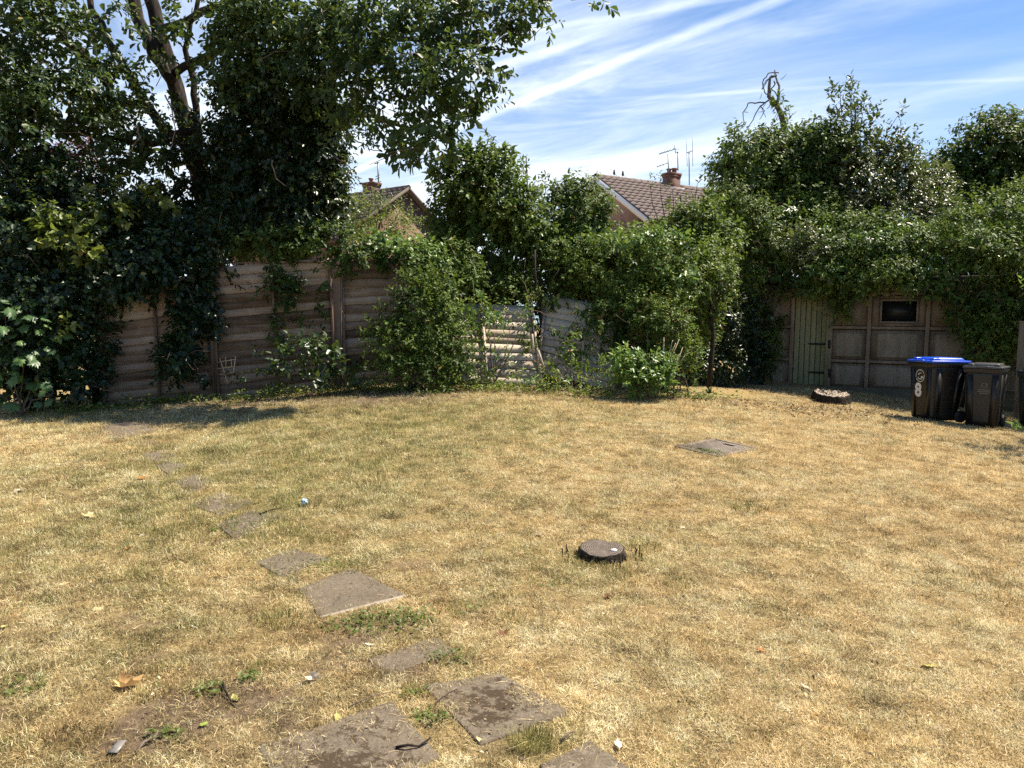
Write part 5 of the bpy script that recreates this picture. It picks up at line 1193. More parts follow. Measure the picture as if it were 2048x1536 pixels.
lobes = [(700, 60, 110, 90, 12.8, .9), (800, 40, 110, 85, 12.5, .8), (905, 60, 95, 80, 12.3, .7), (1000, 40, 90, 65, 12.2, .6), (1075, 20, 55, 45, 12.1, .4), (1060, 95, 25, 45, 12.1, .25, .8), (1000, 120, 40, 40, 12.1, .3, .8),
         (740, 150, 100, 70, 12.6, .7), (840, 170, 95, 70, 12.4, .6), (930, 160, 85, 60, 12.2, .5), (965, 205, 42, 32, 12.1, .3), (780, 220, 75, 50, 12.5, .5), (870, 235, 60, 50, 12.3, .4), (890, 285, 40, 38, 12.2, .3), (855, 300, 25, 30, 12.2, .2), (800, 275, 28, 38, 12.3, .22), (805, 308, 14, 22, 12.3, .14),
         (640, 150, 95, 90, 13.0, .8), (620, 50, 90, 70, 13.0, .8), (720, 250, 55, 30, 12.6, .3, .8), (690, 230, 40, 40, 12.7, .4), (1195, 2, 14, 10, 12.0, .1),
         (560, 80, 110, 90, 13.4, .9), (480, 130, 90, 110, 13.6, .8), (520, 20, 120, 60, 13.4, .8), (450, 60, 70, 80, 13.6, .5, .6)]
lobes = [(b[0] - (22 if 900 < b[0] < 1150 else 0), b[1], b[2], b[3], b[4] - ((0.35 if b[1] < 100 else 0.7 if b[0] % 20 < 10 else 1.15) if b[0] > 690 else 0.15), *b[5:]) for b in lobes]
foliage('crown', big, 'leaf_tree', lobes, 18, L=.112, W=.52, k=9, twig=.26, droop=.45, upness=.1, shell=.28, gap=.44, tint=(.38, .22), obovate=True, yellow=.004, inner=.35)
left_lobes = [(60, 60, 100, 80, 12.6, .8, .75), (150, 110, 90, 80, 12.8, .8, .6), (30, 170, 90, 80, 12.4, .7, .9), (120, 210, 110, 80, 12.7, .8, .95), (220, 160, 70, 70, 13.2, .6, .6), (220, 50, 70, 60, 13.2, .5, .5), (190, 260, 80, 60, 12.9, .6, .7), (280, 270, 60, 50, 13.2, .5, .55), (60, 280, 90, 60, 12.4, .7, 1.0), (300, 210, 40, 60, 13.6, .4, .5), (330, 90, 70, 50, 13.4, .4, .6), (370, 40, 60, 50, 13.2, .4, .5), (270, 330, 60, 40, 13.4, .4, .8), (310, 300, 44, 50, 13.7, .35, .8), (250, 385, 40, 30, 13.4, .3, .6), (110, 10, 110, 40, 12.8, .7, .6)]
foliage('crown', big, 'leaf_tree', left_lobes, 26, L=.105, W=.56, k=8, twig=.24, droop=.4, upness=.1, shell=.3, gap=.44, tint=(.3, .2), obovate=True, yellow=.002, inner=.4)

outer_twigs('leafless_shoot', big, 'twig', left_lobes + lobes, 70, np.random.default_rng(8), (.3, .8))
# ---- ivy clinging to the trunk: a dense dark column that hangs down to the fence
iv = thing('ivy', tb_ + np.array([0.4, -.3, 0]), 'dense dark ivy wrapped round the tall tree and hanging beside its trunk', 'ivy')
foliage('foliage', iv, 'leaf_shaded', [(560, 250, 105, 130, 13.6, .8), (500, 340, 95, 120, 13.7, .8), (600, 330, 90, 110, 13.5, .7), (540, 420, 120, 90, 13.4, .8), (640, 260, 60, 90, 13.5, .5), (450, 400, 80, 90, 13.9, .6), (620, 430, 80, 80, 13.3, .6), (490, 220, 70, 90, 13.7, .5, .8), (440, 300, 45, 60, 14.0, .4, .7), (395, 380, 45, 70, 14.0, .35, .9), (365, 330, 30, 50, 13.95, .3, .6), (340, 400, 50, 40, 13.8, .35), (300, 410, 50, 40, 13.7, .35, .8), (375, 210, 22, 50, 13.9, .25, .5), (650, 370, 50, 60, 13.4, .4)], 62, L=.085, W=.72, k=8, twig=.2, droop=.55, upness=0, shell=.2, tint=(.16, .14), tintnoise=.25, inner=.3)
stems('stem', iv, 'bark', [(wiggle(pxline([(470, 560), (480, 460), (500, 360), (520, 260), (560, 180)], 13.9), 3, .04), np.linspace(.06, .03, 13)), (wiggle(pxline([(540, 540), (560, 440), (590, 340), (620, 250)], 13.8), 3, .04), np.linspace(.05, .02, 10))], 6)

# ---- dark hedge of ivy and climbers on the far left, over the fence top
hv = thing('ivy_hedge', base_of(150, 12.3), 'dark overgrown ivy hedge filling the left side and spilling over the fence top', 'hedge')
hl = [(185, 735, 34, 55, 12.1, .25), (95, 770, 60, 36, 12.0, .3), (20, 390, 120, 110, 12.6, 1.0), (130, 400, 120, 100, 12.8, .9), (60, 500, 140, 110, 12.2, .9), (190, 480, 120, 100, 12.4, .8), (20, 610, 120, 100, 11.8, .7), (120, 590, 110, 90, 11.9, .7), (60, 700, 110, 80, 11.7, .6), (140, 690, 50, 100, 11.75, .4), (140, 775, 70, 26, 11.6, .3, .7), (230, 545, 95, 65, 12.0, .6), (310, 510, 105, 60, 12.4, .6), (330, 570, 60, 45, 12.1, .3), (290, 450, 90, 50, 12.8, .6), (390, 480, 100, 60, 12.7, .6),
      (378, 660, 34, 80, 12.15, .2), (350, 720, 30, 50, 12.0, .25, .6), (400, 590, 32, 55, 12.2, .2), (420, 650, 18, 30, 12.2, .12, .6), (385, 545, 48, 38, 12.3, .3), (222, 690, 12, 60, 12.0, .15, .4), (445, 560, 14, 26, 12.35, .1, .6), (405, 745, 30, 20, 12.05, .18, .5)]
foliage('foliage', hv, 'leaf_shaded', hl, 74, L=.078, W=.76, k=8, twig=.22, droop=.55, upness=.05, shell=.2, tint=(.22, .17), tintnoise=.3, inner=.35)
foliage('sunlit_foliage', hv, 'leaf_acid', [(210, 395, 40, 24, 12.1, .2), (112, 450, 30, 34, 11.6, .2), (165, 500, 38, 24, 11.6, .2), (180, 455, 34, 30, 11.8, .2, .8), (230, 430, 25, 25, 12.0, .2, .7), (120, 655, 20, 10, 11.3, .1), (330, 392, 30, 20, 12.3, .2, .6)], 40, L=.11, W=.75, k=7, twig=.2, droop=.4, upness=.2, tint=(.35, .25), yellow=.0)  # yellow green leaves put patches of sunlight into the hedge colour
stems('stem', hv, 'bark', [(wiggle(np.vstack([base_of(60, 12.2), pxline([(70, 600), (75, 450), (90, 300)], 12.3)]), 3, .04), np.linspace(.07, .03, 10)), (wiggle(np.vstack([base_of(190, 12.2), pxline([(200, 600), (190, 450), (170, 300)], 12.5)]), 3, .04), np.linspace(.06, .03, 10))], 6)
outer_twigs('bare_twig', hv, 'twig', hl, 50, np.random.default_rng(7))
rb = thing('red_leaved_shrub', base_of(150, 14.5), 'shrub with purple red leaves glimpsed through the gap left of the tall trunk', 'shrub')
foliage('foliage', rb, 'leaf_red', [(170, 305, 38, 30, 14.5, .4), (25, 250, 45, 45, 14.5, .5), (120, 330, 50, 30, 14.6, .4)], 26, L=.08, W=.6, k=8, twig=.25, gap=.3, tint=(.5, .25), tintnoise=.2)
stems('stem', rb, 'bark', [(wiggle(np.vstack([base_of(150, 14.5), P(140, 420, 14.5), P(150, 320, 14.5)]), 3, .03), np.linspace(.06, .03, 7))], 6)

# ---- climbers on the standing fence panels
fi = thing('ivy', base_of(570, 12.6), 'loose ivy trailing down the standing brown fence panels', 'ivy')
foliage('foliage', fi, 'leaf_ivy', [(520, 482, 130, 32, 12.75, .5), (640, 480, 100, 38, 12.9, .5), (700, 512, 30, 34, 12.8, .25), (550, 545, 14, 40, 12.5, .1), (570, 585, 24, 28, 12.5, .1), (520, 578, 14, 14, 12.5, .08, .6), (580, 560, 18, 42, 12.55, .1), (562, 650, 14, 30, 12.5, .1, .5), (648, 560, 6, 40, 12.6, .05, .5), (625, 600, 18, 14, 12.6, .05, .35), (640, 640, 12, 45, 12.55, .06, .4), (545, 655, 7, 35, 12.5, .06, .5), (600, 625, 18, 12, 12.55, .05, .3)], 58, L=.068, W=.72, k=7, twig=.16, droop=.6, upness=0, shell=.25, tint=(.20, .16), tintnoise=.3, inner=.3)
us = thing('low_shrub', base_of(590, 12.1), 'low leafy undergrowth in shade at the foot of the standing fence', 'shrub')
foliage('foliage', us, 'leaf_shaded', [(595, 710, 44, 30, 12.1, .25, .5), (645, 720, 36, 34, 12.1, .25, .5), (560, 745, 38, 18, 12.0, .2, .5), (690, 740, 36, 24, 12.1, .22, .5), (620, 762, 80, 10, 11.9, .2, .5), (530, 700, 9, 22, 12.15, .08, .35), (490, 750, 12, 12, 12.1, .08, .3)], 46, L=.10, W=.6, k=6, twig=.22, droop=.35, upness=.4, tint=(.40, .2))  # uses the darkened leaves, so the shrub's shade is in its colour
stems('stem', us, 'twig', [(wiggle(np.array([G(617, 800), P(640, 748, 11.9), P(652, 730, 11.9)]), 2, .01), [.012] * 5)], 5)

# ---- shrubs in front of the fence
def shrub(name, px, Y, label, blobs, mat, dens, nst=7, cat='shrub', group=None, **kw):
    b = base_of(px, Y); r = thing(name, b, label, cat, group); foliage('foliage', r, mat, blobs, dens, **kw)
    rg = np.random.default_rng(int(px)); L = []
    for i in range(nst):
        bl = blobs[i % len(blobs)]; e = P(bl[0] + rg.normal(0, bl[2] * .4), bl[1] + rg.normal(0, bl[3] * .3), bl[4]); s = b + np.array([rg.normal(0, .15), rg.normal(0, .1), -.03])
        L.append((wiggle(np.array([s, (s + e) / 2 + rg.normal(0, .06, 3), e]), 3, .015), np.linspace(.016, .005, 7)))
    stems('stem', r, 'twig', L, 5); return r
shrub('large_shrub', 840, 12.5, 'large unkempt shrub with small glossy leaves standing in front of the fence centre', [(850, 640, 75, 75, 12.5, .5), (800, 690, 70, 55, 12.35, .45), (865, 700, 50, 55, 12.4, .4), (820, 745, 80, 24, 12.2, .35), (885, 752, 34, 18, 12.3, .3), (915, 690, 26, 55, 12.5, .22, .8), (930, 740, 26, 22, 12.4, .2, .8), (835, 575, 38, 42, 12.6, .28), (880, 585, 40, 40, 12.7, .25), (790, 620, 25, 40, 12.5, .2), (760, 680, 22, 40, 12.4, .2, .7), (905, 610, 26, 34, 12.6, .2, .6), (890, 640, 24, 44, 12.5, .22)], 'leaf_ivy', 56, 12, L=.062, W=.58, k=8, twig=.24, droop=.15, upness=.4, gap=.46, shell=.32, tint=(.36, .22), inner=.35)
shrub('slender_shrub', 975, 12.75, 'thin upright shrub with sparse leaves against the sunlit fallen panel', [(960, 640, 34, 50, 12.75, .2), (985, 660, 26, 30, 12.75, .18, .8), (940, 690, 28, 40, 12.7, .18, .8), (970, 600, 14, 30, 12.8, .12, .8), (1035, 628, 22, 10, 12.8, .1, .7), (1010, 650, 22, 14, 12.8, .1, .8), (1000, 720, 34, 20, 12.7, .18, .7), (955, 735, 30, 22, 12.6, .2)], 'leaf_bright', 15, 8, L=.062, W=.52, k=7, twig=.18, droop=.25, upness=.3, gap=.34, tint=(.35, .22), yellow=.02)
shrub('dense_shrub', 1350, 13.1, 'rounded dense shrub with small leaves at the right end of the fallen fence', [(1338, 660, 44, 58, 13.1, .42), (1352, 700, 40, 40, 13.0, .36), (1380, 712, 24, 26, 13.0, .26), (1300, 650, 36, 38, 13.2, .32), (1340, 610, 38, 24, 13.2, .28), (1370, 738, 24, 16, 12.9, .2)], 'leaf_ivy', 66, 7, L=.058, W=.55, k=8, twig=.18, droop=.15, upness=.3, shell=.22, tint=(.52, .2), inner=.35)
shrub('bright_bush', 1285, 12.5, 'low bright green bush standing out on the edge of the lawn', [(1248, 740, 30, 28, 12.3, .24), (1300, 748, 42, 26, 12.4, .3), (1250, 715, 18, 16, 12.4, .15), (1280, 730, 26, 20, 12.4, .2), (1330, 742, 22, 26, 12.5, .2), (1275, 765, 50, 12, 12.2, .25)], 'leaf_bright', 70, 8, L=.082, W=.5, k=8, twig=.18, droop=.2, upness=.5, shell=.25, tint=(.55, .2), inner=.35)
shrub('low_shrub', 1135, 12.9, 'low dark leaved plant in front of the grey slumped panel', [(1120, 728, 22, 12, 12.9, .16), (1140, 710, 12, 14, 12.9, .1), (1165, 740, 24, 9, 12.8, .16), (1195, 732, 18, 14, 12.8, .16)], 'leaf_ivy', 40, 6, L=.075, W=.6, k=7, twig=.18, droop=.2, upness=.5, tint=(.52, .2))
sg = thing('border_plants', base_of(1050, 12.7), 'straggling yellowing border plants along the foot of the fallen panels', 'plant')
foliage('foliage', sg, 'leaf_acid', [(1000, 750, 56, 8, 12.6, .2), (1080, 755, 60, 6, 12.6, .2), (1160, 757, 60, 6, 12.5, .2), (1092, 732, 10, 12, 12.7, .1), (930, 757, 36, 10, 12.5, .2), (1020, 738, 12, 12, 12.8, .1)], 34, L=.06, W=.45, k=7, twig=.16, droop=.2, upness=.5, tint=(.28, .22), yellow=.05)
foliage('young_foliage', sg, 'leaf_bright', [(1010, 760, 80, 6, 12.5, .25), (1130, 764, 90, 5, 12.4, .25), (1205, 757, 26, 8, 12.6, .2)], 40, L=.055, W=.5, k=7, twig=.12, droop=.2, upness=.4, tint=(.45, .22))
# tall dry grass stalks by the bright bush
ds = thing('grass_tuft', base_of(1318, 12.6), 'tuft of tall dry grass stalks rising behind the low bright green bush', 'grass tuft')
for i in range(14):
    rg = np.random.default_rng(i); x0 = rg.uniform(1296, 1345); tip = (x0 + rg.uniform(-14, 40), rg.uniform(672, 716)); p = pxline([(x0, 768), ((x0 + tip[0]) / 2 + rg.normal(0, 4), 735), tip], 12.65) - np.array(ds.location)
    MB().tube(p, [.0035, .003, .006], 4).build('stalk', MT['cane'], ds, True)

# ---- ivy mass over the fallen fence
ci = thing('ivy_mass', base_of(1180, 14.0), 'great mound of glossy ivy in the middle, hanging over the fallen fence panels', 'ivy')
cm = [(900, 520, 60, 46, 14.0, .4), (970, 505, 70, 60, 14.7, .6), (1060, 525, 85, 50, 14.8, .6), (1150, 535, 80, 56, 14.7, .6), (1100, 480, 50, 30, 14.9, .4), (1230, 550, 80, 62, 14.3, .7), (1300, 530, 60, 60, 14.2, .6), (1370, 560, 70, 60, 14.0, .7), (1020, 460, 44, 40, 15.0, .4), (1075, 455, 44, 40, 15.0, .4), (1120, 500, 50, 40, 14.9, .4), (900, 470, 40, 40, 14.3, .35), (1210, 505, 40, 30, 14.6, .4), (940, 590, 60, 50, 14.6, .3), (1215, 700, 40, 60, 14.5, .3), (1290, 700, 60, 70, 14.4, .3), (985, 590, 75, 40, 15.0, .35), (1100, 600, 90, 50, 15.0, .35), (1040, 660, 120, 60, 15.1, .3), (1180, 660, 60, 80, 14.9, .3), (1410, 555, 50, 70, 14.4, .6), (1000, 562, 80, 22, 14.45, .25), (1100, 580, 80, 22, 14.4, .25), (1225, 610, 45, 45, 13.9, .35), (1270, 625, 70, 55, 13.7, .4), (1240, 690, 36, 50, 13.6, .3), (1400, 630, 34, 60, 14.4, .35), (1000, 578, 76, 15, 14.2, .22), (1110, 590, 60, 14, 14.1, .22), (1060, 640, 11, 55, 13.35, .12, .9), (1168, 640, 20, 30, 13.5, .15, .7), (1095, 668, 16, 10, 13.25, .06, .6), (1000, 625, 40, 22, 13.3, .12, .45), (955, 640, 20, 40, 13.1, .12, .5), (1150, 690, 24, 26, 13.25, .1, .5), (1200, 660, 12, 50, 13.4, .1), (935, 550, 28, 30, 13.7, .2)]
foliage('foliage', ci, 'leaf_ivy', cm, 90, L=.070, W=.62, gap=.43, k=8, twig=.2, droop=.5, upness=.1, shell=.2, tint=(.45, .2), tintnoise=.4, inner=.3)
foliage('dark_foliage', ci, 'leaf_shaded', [(1440, 650, 46, 80, 15.7, .3), (1490, 660, 44, 90, 16.3, .3), (1440, 725, 50, 50, 15.5, .3), (1500, 730, 40, 46, 16.1, .25), (1380, 710, 50, 60, 15.2, .3), (1060, 560, 90, 50, 15.6, .3), (1150, 560, 70, 60, 15.6, .3), (970, 570, 60, 50, 15.5, .3)], 66, L=.075, W=.6, k=8, twig=.2, droop=.6, upness=0, tint=(.2, .15), inner=.35)  # darkened leaves stand in for the shade of the recess
foliage('young_foliage', ci, 'leaf_bright', [(1250, 482, 90, 22, 14.0, .5), (1350, 490, 60, 24, 14.0, .4), (1060, 474, 60, 20, 14.7, .4), (930, 490, 50, 26, 14.2, .3), (1360, 560, 40, 40, 13.4, .2, .5)], 26, L=.085, W=.55, k=7, twig=.22, droop=.5, upness=.4, tint=(.35, .2))
stems('stem', ci, 'bark', [(wiggle(np.vstack([base_of(x, 14.0), P(x + d, 620, 14.0), P(x + 2 * d, 500, 14.0)]), 3, .04), np.linspace(.05, .02, 7)) for x, d in ((960, 12), (1090, -10), (1210, 12), (1330, -8), (1420, 5))], 6)
outer_twigs('bare_twig', ci, 'twig', cm, 60, np.random.default_rng(5))
fr = thing('climbing_plant', base_of(800, 13.4), 'bright green climber along the top edge of the greying fence panel', 'climbing plant')
foliage('foliage', fr, 'leaf_bright', [(745, 500, 40, 20, 13.2, .25), (800, 506, 50, 20, 13.3, .28), (855, 520, 45, 28, 13.5, .3), (770, 480, 30, 18, 13.4, .25), (820, 490, 40, 14, 13.5, .2)], 52, L=.085, W=.65, k=7, twig=.2, droop=.5, upness=.25, tint=(.42, .22))
foliage('dark_foliage', fr, 'leaf_ivy', [(800, 525, 70, 16, 13.25, .22), (880, 545, 30, 26, 13.45, .2)], 56, L=.07, W=.65, k=7, twig=.16, droop=.5, tint=(.25, .18))

# ---- trees and bushes standing behind
def tree(name, px, Y, top, label, blobs, mat, dens, rad=.09, cat='tree', group=None, limbs=6, **kw):
    b = base_of(px, Y); r = thing(name, b, label, cat, group); foliage('crown', r, mat, blobs, dens, **kw)
    rg = np.random.default_rng(int(px) + 3); mid = P(px + 4, (top + 600) / 2, Y); tp = P(px, top, Y)
    L = [(wiggle(np.array([b - [0, 0, .1], mid, tp]), 4, .03), np.linspace(rad, rad * .25, 9))]
    for i in range(limbs):
        bl = blobs[i % len(blobs)]; e = P(bl[0], bl[1] - bl[3] * .5, bl[4]); s = b + (tp - b) * rg.uniform(.3, .7)
        L.append((wiggle(np.array([s, (s + e) / 2 + rg.normal(0, .1, 3), e]), 3, .03), np.linspace(rad * .45, rad * .1, 7)))
    stems('trunk', r, 'bark', L, 6); return r
tree('leafy_tree', 925, 14.7, 340, 'mid sized green tree with knobbly leafy tips behind the ivy mound, left of centre', [(915, 405, 46, 52, 14.7, .6), (955, 370, 48, 44, 14.7, .5), (1000, 410, 70, 55, 14.7, .7), (950, 455, 70, 45, 14.6, .5), (1040, 450, 60, 50, 14.7, .5), (892, 352, 26, 26, 14.7, .3), (985, 325, 26, 24, 14.7, .25), (925, 325, 28, 24, 14.7, .25), (1015, 340, 22, 24, 14.7, .22), (985, 305, 10, 20, 14.7, .1), (955, 318, 12, 22, 14.7, .12), (925, 318, 12, 18, 14.7, .12), (895, 328, 10, 14.7, 14.7, .1), (895, 450, 30, 40, 14.6, .3)], 'leaf_ivy', 42, L=.10, W=.6, k=9, twig=.26, droop=.25, upness=.4, shell=.22, gap=.25, tint=(.42, .2), inner=.3)
tree('slender_sapling', 1052, 16.0, 312, 'slender sapling with a pointed sparse tip rising right of the knobbly tree', [(1052, 335, 10, 26, 16, .12), (1050, 375, 26, 28, 16, .2), (1080, 380, 22, 24, 16, .2, .8), (1065, 410, 40, 26, 16, .3), (1100, 370, 14, 14, 16, .12, .7), (1030, 400, 30, 24, 16, .2)], 'leaf_olive', 14, .04, 'sapling', L=.085, W=.5, k=7, twig=.25, droop=0, upness=.6, gap=.3, tint=(.35, .2))
tree('ivy_clad_stump', 1165, 15.4, 380, 'rounded ivy clad bush below the left end of the right house roof', [(1160, 428, 52, 60, 15.4, .6), (1140, 470, 60, 40, 15.2, .5), (1195, 440, 26, 48, 15.4, .4), (1120, 400, 32, 34, 15.5, .3), (1150, 375, 40, 20, 15.5, .3)], 'leaf_ivy', 62, .12, 'bush', L=.085, W=.55, k=8, twig=.22, droop=.6, upness=.2, shell=.16, tint=(.36, .2), inner=.3)
tree('acid_green_bush', 755, 17.5, 410, 'feathery yellow green bush in front of the left house', [(750, 430, 62, 38, 17.5, .6), (710, 440, 34, 45, 17.5, .4), (800, 440, 30, 40, 17.5, .4), (770, 470, 60, 30, 17.3, .5), (740, 400, 30, 16, 17.5, .3), (700, 410, 22, 16, 17.5, .25), (810, 475, 30, 30, 17.3, .3)], 'leaf_acid', 24, .06, 'bush', L=.07, W=.34, k=10, twig=.3, droop=.3, upness=.5, shell=.3, tint=(.35, .24), yellow=.03)
tree('twiggy_bush', 1360, 17.5, 390, 'sparse twiggy bush in front of the tiled roof of the right house', [(1345, 425, 32, 22, 17.5, .4, .7), (1385, 425, 36, 24, 17.5, .4, .8), (1315, 448, 24, 14, 17.4, .3, .9), (1395, 380, 12, 28, 17.5, .15, .5), (1345, 385, 20, 12, 17.5, .2, .6), (1320, 365, 22, 8, 17.5, .15, .5), (1300, 372, 10, 8, 17.5, .1, .5)], 'leaf_olive', 10, .05, 'bush', limbs=8, L=.07, W=.5, k=7, twig=.24, droop=.1, upness=.5, gap=.35, tint=(.42, .22), yellow=.05)
tree('leafy_bush', 1300, 15.2, 460, 'broad mid green bush between the ivy mound and the right house', [(1260, 488, 56, 20, 15.2, .45), (1340, 476, 60, 26, 15.4, .5), (1400, 450, 60, 45, 15.6, .6), (1440, 470, 50, 60, 15.6, .6), (1420, 415, 22, 30, 15.8, .3), (1375, 440, 30, 26, 15.6, .3), (1210, 495, 36, 18, 15.1, .3)], 'leaf_ivy', 56, .07, 'bush', L=.085, W=.6, k=8, twig=.22, droop=.3, upness=.3, tint=(.48, .2), inner=.3)
# big ivy covered tree behind the garage
tree('ivy_covered_tree', 1560, 18.6, 300, 'big rounded ivy covered tree behind the garage, bare dead wood sticking out of its top', [(1495, 335, 68, 70, 18.6, 1.2), (1570, 325, 80, 55, 18.6, 1.1), (1640, 330, 72, 75, 18.6, 1.1), (1560, 385, 120, 60, 18.3, 1.1), (1470, 400, 44, 70, 18.6, .8), (1590, 282, 60, 20, 18.6, .5), (1510, 298, 42, 18, 18.6, .5), (1660, 290, 34, 28, 18.6, .4), (1620, 430, 90, 55, 18.0, .8)], 'leaf_ivy', 46, .2, limbs=7, L=.115, W=.6, k=8, twig=.3, droop=.5, upness=.25, shell=.16, tint=(.36, .2), tintnoise=.4, inner=.3)
tree('wild_sapling', 1710, 18.0, 210, 'tall loose sapling with upright leafy shoots against the blue sky', [(1700, 210, 14, 36, 18, .2, .9), (1680, 195, 14, 22, 18, .15, .9), (1705, 175, 8, 14, 18, .1, .9), (1690, 250, 34, 36, 18, .35), (1725, 250, 24, 40, 18, .3), (1775, 270, 16, 14, 18, .15), (1795, 240, 8, 16, 18, .1, .9), (1760, 290, 14, 14, 18, .15), (1780, 310, 44, 24, 18, .35, .7), (1815, 285, 22, 26, 18, .22, .6), (1740, 310, 50, 40, 18, .5), (1670, 215, 6, 12, 18, .1, .7)], 'leaf_olive', 13, .05, 'sapling', limbs=11, L=.105, W=.5, k=8, twig=.32, droop=0, upness=.7, shell=.3, gap=.28, tint=(.30, .18), yellow=.01)
tree('scrubby_tree', 1760, 17.6, 330, 'dull scrubby tree with dry grey and yellow leaves above the garage roof', [(1720, 370, 75, 50, 17.8, .8), (1790, 370, 60, 45, 17.8, .7), (1830, 425, 75, 55, 17.4, .7, 1.0), (1862, 385, 44, 44, 17.8, .5), (1800, 330, 40, 34, 17.8, .4, .8), (1740, 430, 90, 45, 17.4, .7), (1880, 440, 45, 30, 17.2, .4, .7), (1700, 320, 50, 40, 17.8, .5), (1770, 330, 50, 40, 18.0, .5), (1850, 360, 44, 36, 18.2, .4), (1690, 400, 60, 60, 17.9, .6)], 'leaf_olive', 40, .08, limbs=9, L=.085, W=.52, k=8, twig=.26, droop=.2, upness=.3, shell=.25, gap=.2, tint=(.45, .24), yellow=.04, inner=.35)
tree('dark_tree', 1975, 19.0, 280, 'dark dense rounded tree at the right edge of the picture', [(1980, 300, 75, 62, 19, 1.0), (2050, 330, 70, 80, 19, 1.0), (1930, 370, 70, 60, 19, .9), (2010, 390, 80, 70, 18.8, .9), (1890, 340, 34, 30, 19, .4), (1870, 390, 40, 40, 18.8, .5), (1950, 440, 90, 50, 18.5, .8), (2060, 440, 60, 60, 18.5, .7), (1985, 250, 34, 18, 19, .4), (2120, 360, 80, 110, 19, 1.0)], 'leaf_ivy', 46, .2, L=.12, W=.55, k=8, twig=.3, droop=.5, upness=.25, shell=.15, tint=(.22, .16), tintnoise=.3, inner=.3)
# climbers on the garage roof and front
GCX = [(1470, 412, 50, 40, 17.2, .5), (1555, 422, 40, 32, 17.2, .4, .8), (1640, 425, 36, 40, 17.3, .4, .7), (1960, 425, 36, 34, 16.6, .4, .8), (2030, 412, 40, 40, 16.4, .4), (1740, 480, 100, 36, 17.6, .5), (1850, 478, 90, 34, 17.4, .5), (1640, 480, 60, 34, 17.6, .5), (1520, 445, 50, 40, 16.9, .5), (1600, 452, 50, 26, 16.9, .4), (1690, 455, 44, 22, 16.6, .4), (1770, 458, 50, 22, 16.6, .4), (1860, 470, 40, 16, 16.2, .35), (1930, 450, 50, 26, 15.8, .4), (2010, 440, 50, 34, 15.5, .5)]
gc = thing('climbing_plant', base_of(1700, 16.3), 'sprawling climber covering the garage roof and drooping over the garage front', 'climbing plant')
gcl = GCX + [(1500, 505, 75, 55, 16.8, .8), (1580, 520, 75, 34, 16.7, .6), (1660, 515, 70, 40, 16.4, .7), (1740, 525, 70, 28, 16.2, .5), (1820, 512, 70, 40, 15.8, .7), (1900, 520, 65, 34, 15.5, .6), (1980, 505, 75, 46, 15.2, .7), (2060, 510, 70, 70, 15.0, .7), (1560, 560, 70, 30, 16.35, .3), (1490, 575, 50, 60, 16.5, .35), (1680, 560, 60, 26, 15.95, .3), (1780, 552, 70, 20, 15.6, .3), (1900, 565, 60, 40, 15.15, .3), (1935, 620, 50, 60, 14.95, .25), (2000, 610, 60, 80, 14.7, .3), (1975, 680, 60, 45, 14.7, .25), (2060, 640, 50, 90, 14.5, .3), (1545, 640, 20, 55, 16.35, .12), (1525, 700, 36, 45, 16.4, .16, .8), (1480, 660, 28, 90, 16.5, .22), (1685, 590, 20, 30, 15.9, .1), (1678, 625, 14, 26, 15.9, .08, .8), (1640, 570, 30, 16, 16.0, .2), (1865, 600, 24, 24, 15.2, .15, .8)]
gcl += [(1605, 572, 30, 22, 15.95, .2), (1725, 574, 22, 18, 15.6, .15), (1835, 570, 34, 14, 15.1, .2), (1650, 545, 60, 16, 15.9, .25), (1800, 540, 50, 16, 15.2, .25)]
gcl = [(b[0], b[1] - (6 if b[1] < 530 else 0), b[2], b[3], b[4] - ((.45 if b[0] > 1910 else .05) if b[1] < 570 and b[4] < 17 else 0), *b[5:]) for b in gcl]
foliage('foliage', gc, 'leaf_ivy', gcl, 84, L=.072, W=.55, gap=.43, k=8, twig=.22, droop=.65, upness=.1, shell=.2, tint=(.42, .2), tintnoise=.4, inner=.3)
foliage('young_foliage', gc, 'leaf_bright', [(1640, 540, 50, 12, 15.9, .3), (1850, 540, 60, 16, 15.3, .3), (1760, 490, 70, 22, 15.9, .4), (1960, 500, 70, 22, 14.9, .4), (1560, 430, 60, 24, 17.0, .4), (1820, 470, 60, 18, 15.9, .3), (2040, 540, 20, 16, 14.4, .2), (1640, 470, 40, 30, 16.6, .3, .7)], 34, L=.10, W=.48, k=7, twig=.24, droop=.6, upness=.3, tint=(.38, .2))
foliage('dark_foliage', gc, 'leaf_shaded', [(x_, 512, 90, 44, 17.9 - (x_ - 1500) * .003, .4) for x_ in (1500, 1620, 1740, 1860, 1980, 2080)], 44, L=.10, W=.65, k=8, twig=.22, droop=.5, tint=(.3, .15), inner=.4, gap=.2)
foliage('sunlit_foliage', gc, 'leaf_olive', [(1620, 500, 36, 30, 16.1, .3), (1600, 470, 30, 20, 16.2, .3), (1880, 425, 50, 25, 16.8, .3, .7)], 40, L=.085, W=.55, k=7, twig=.22, droop=.3, upness=.2, tint=(.6, .22))
stems('stem', gc, 'bark', [(wiggle(np.vstack([base_of(x, 16.5 - (x - 1490) * .0035), P(x, 640, 16.5 - (x - 1490) * .0035), P(x + 20, 520, 16.7 - (x - 1490) * .0035)]), 3, .03), np.linspace(.03, .015, 7)) for x in (1480, 1530, 1930, 2010)], 6)
outer_twigs('bare_twig', gc, 'twig', gcl, 80, np.random.default_rng(6))
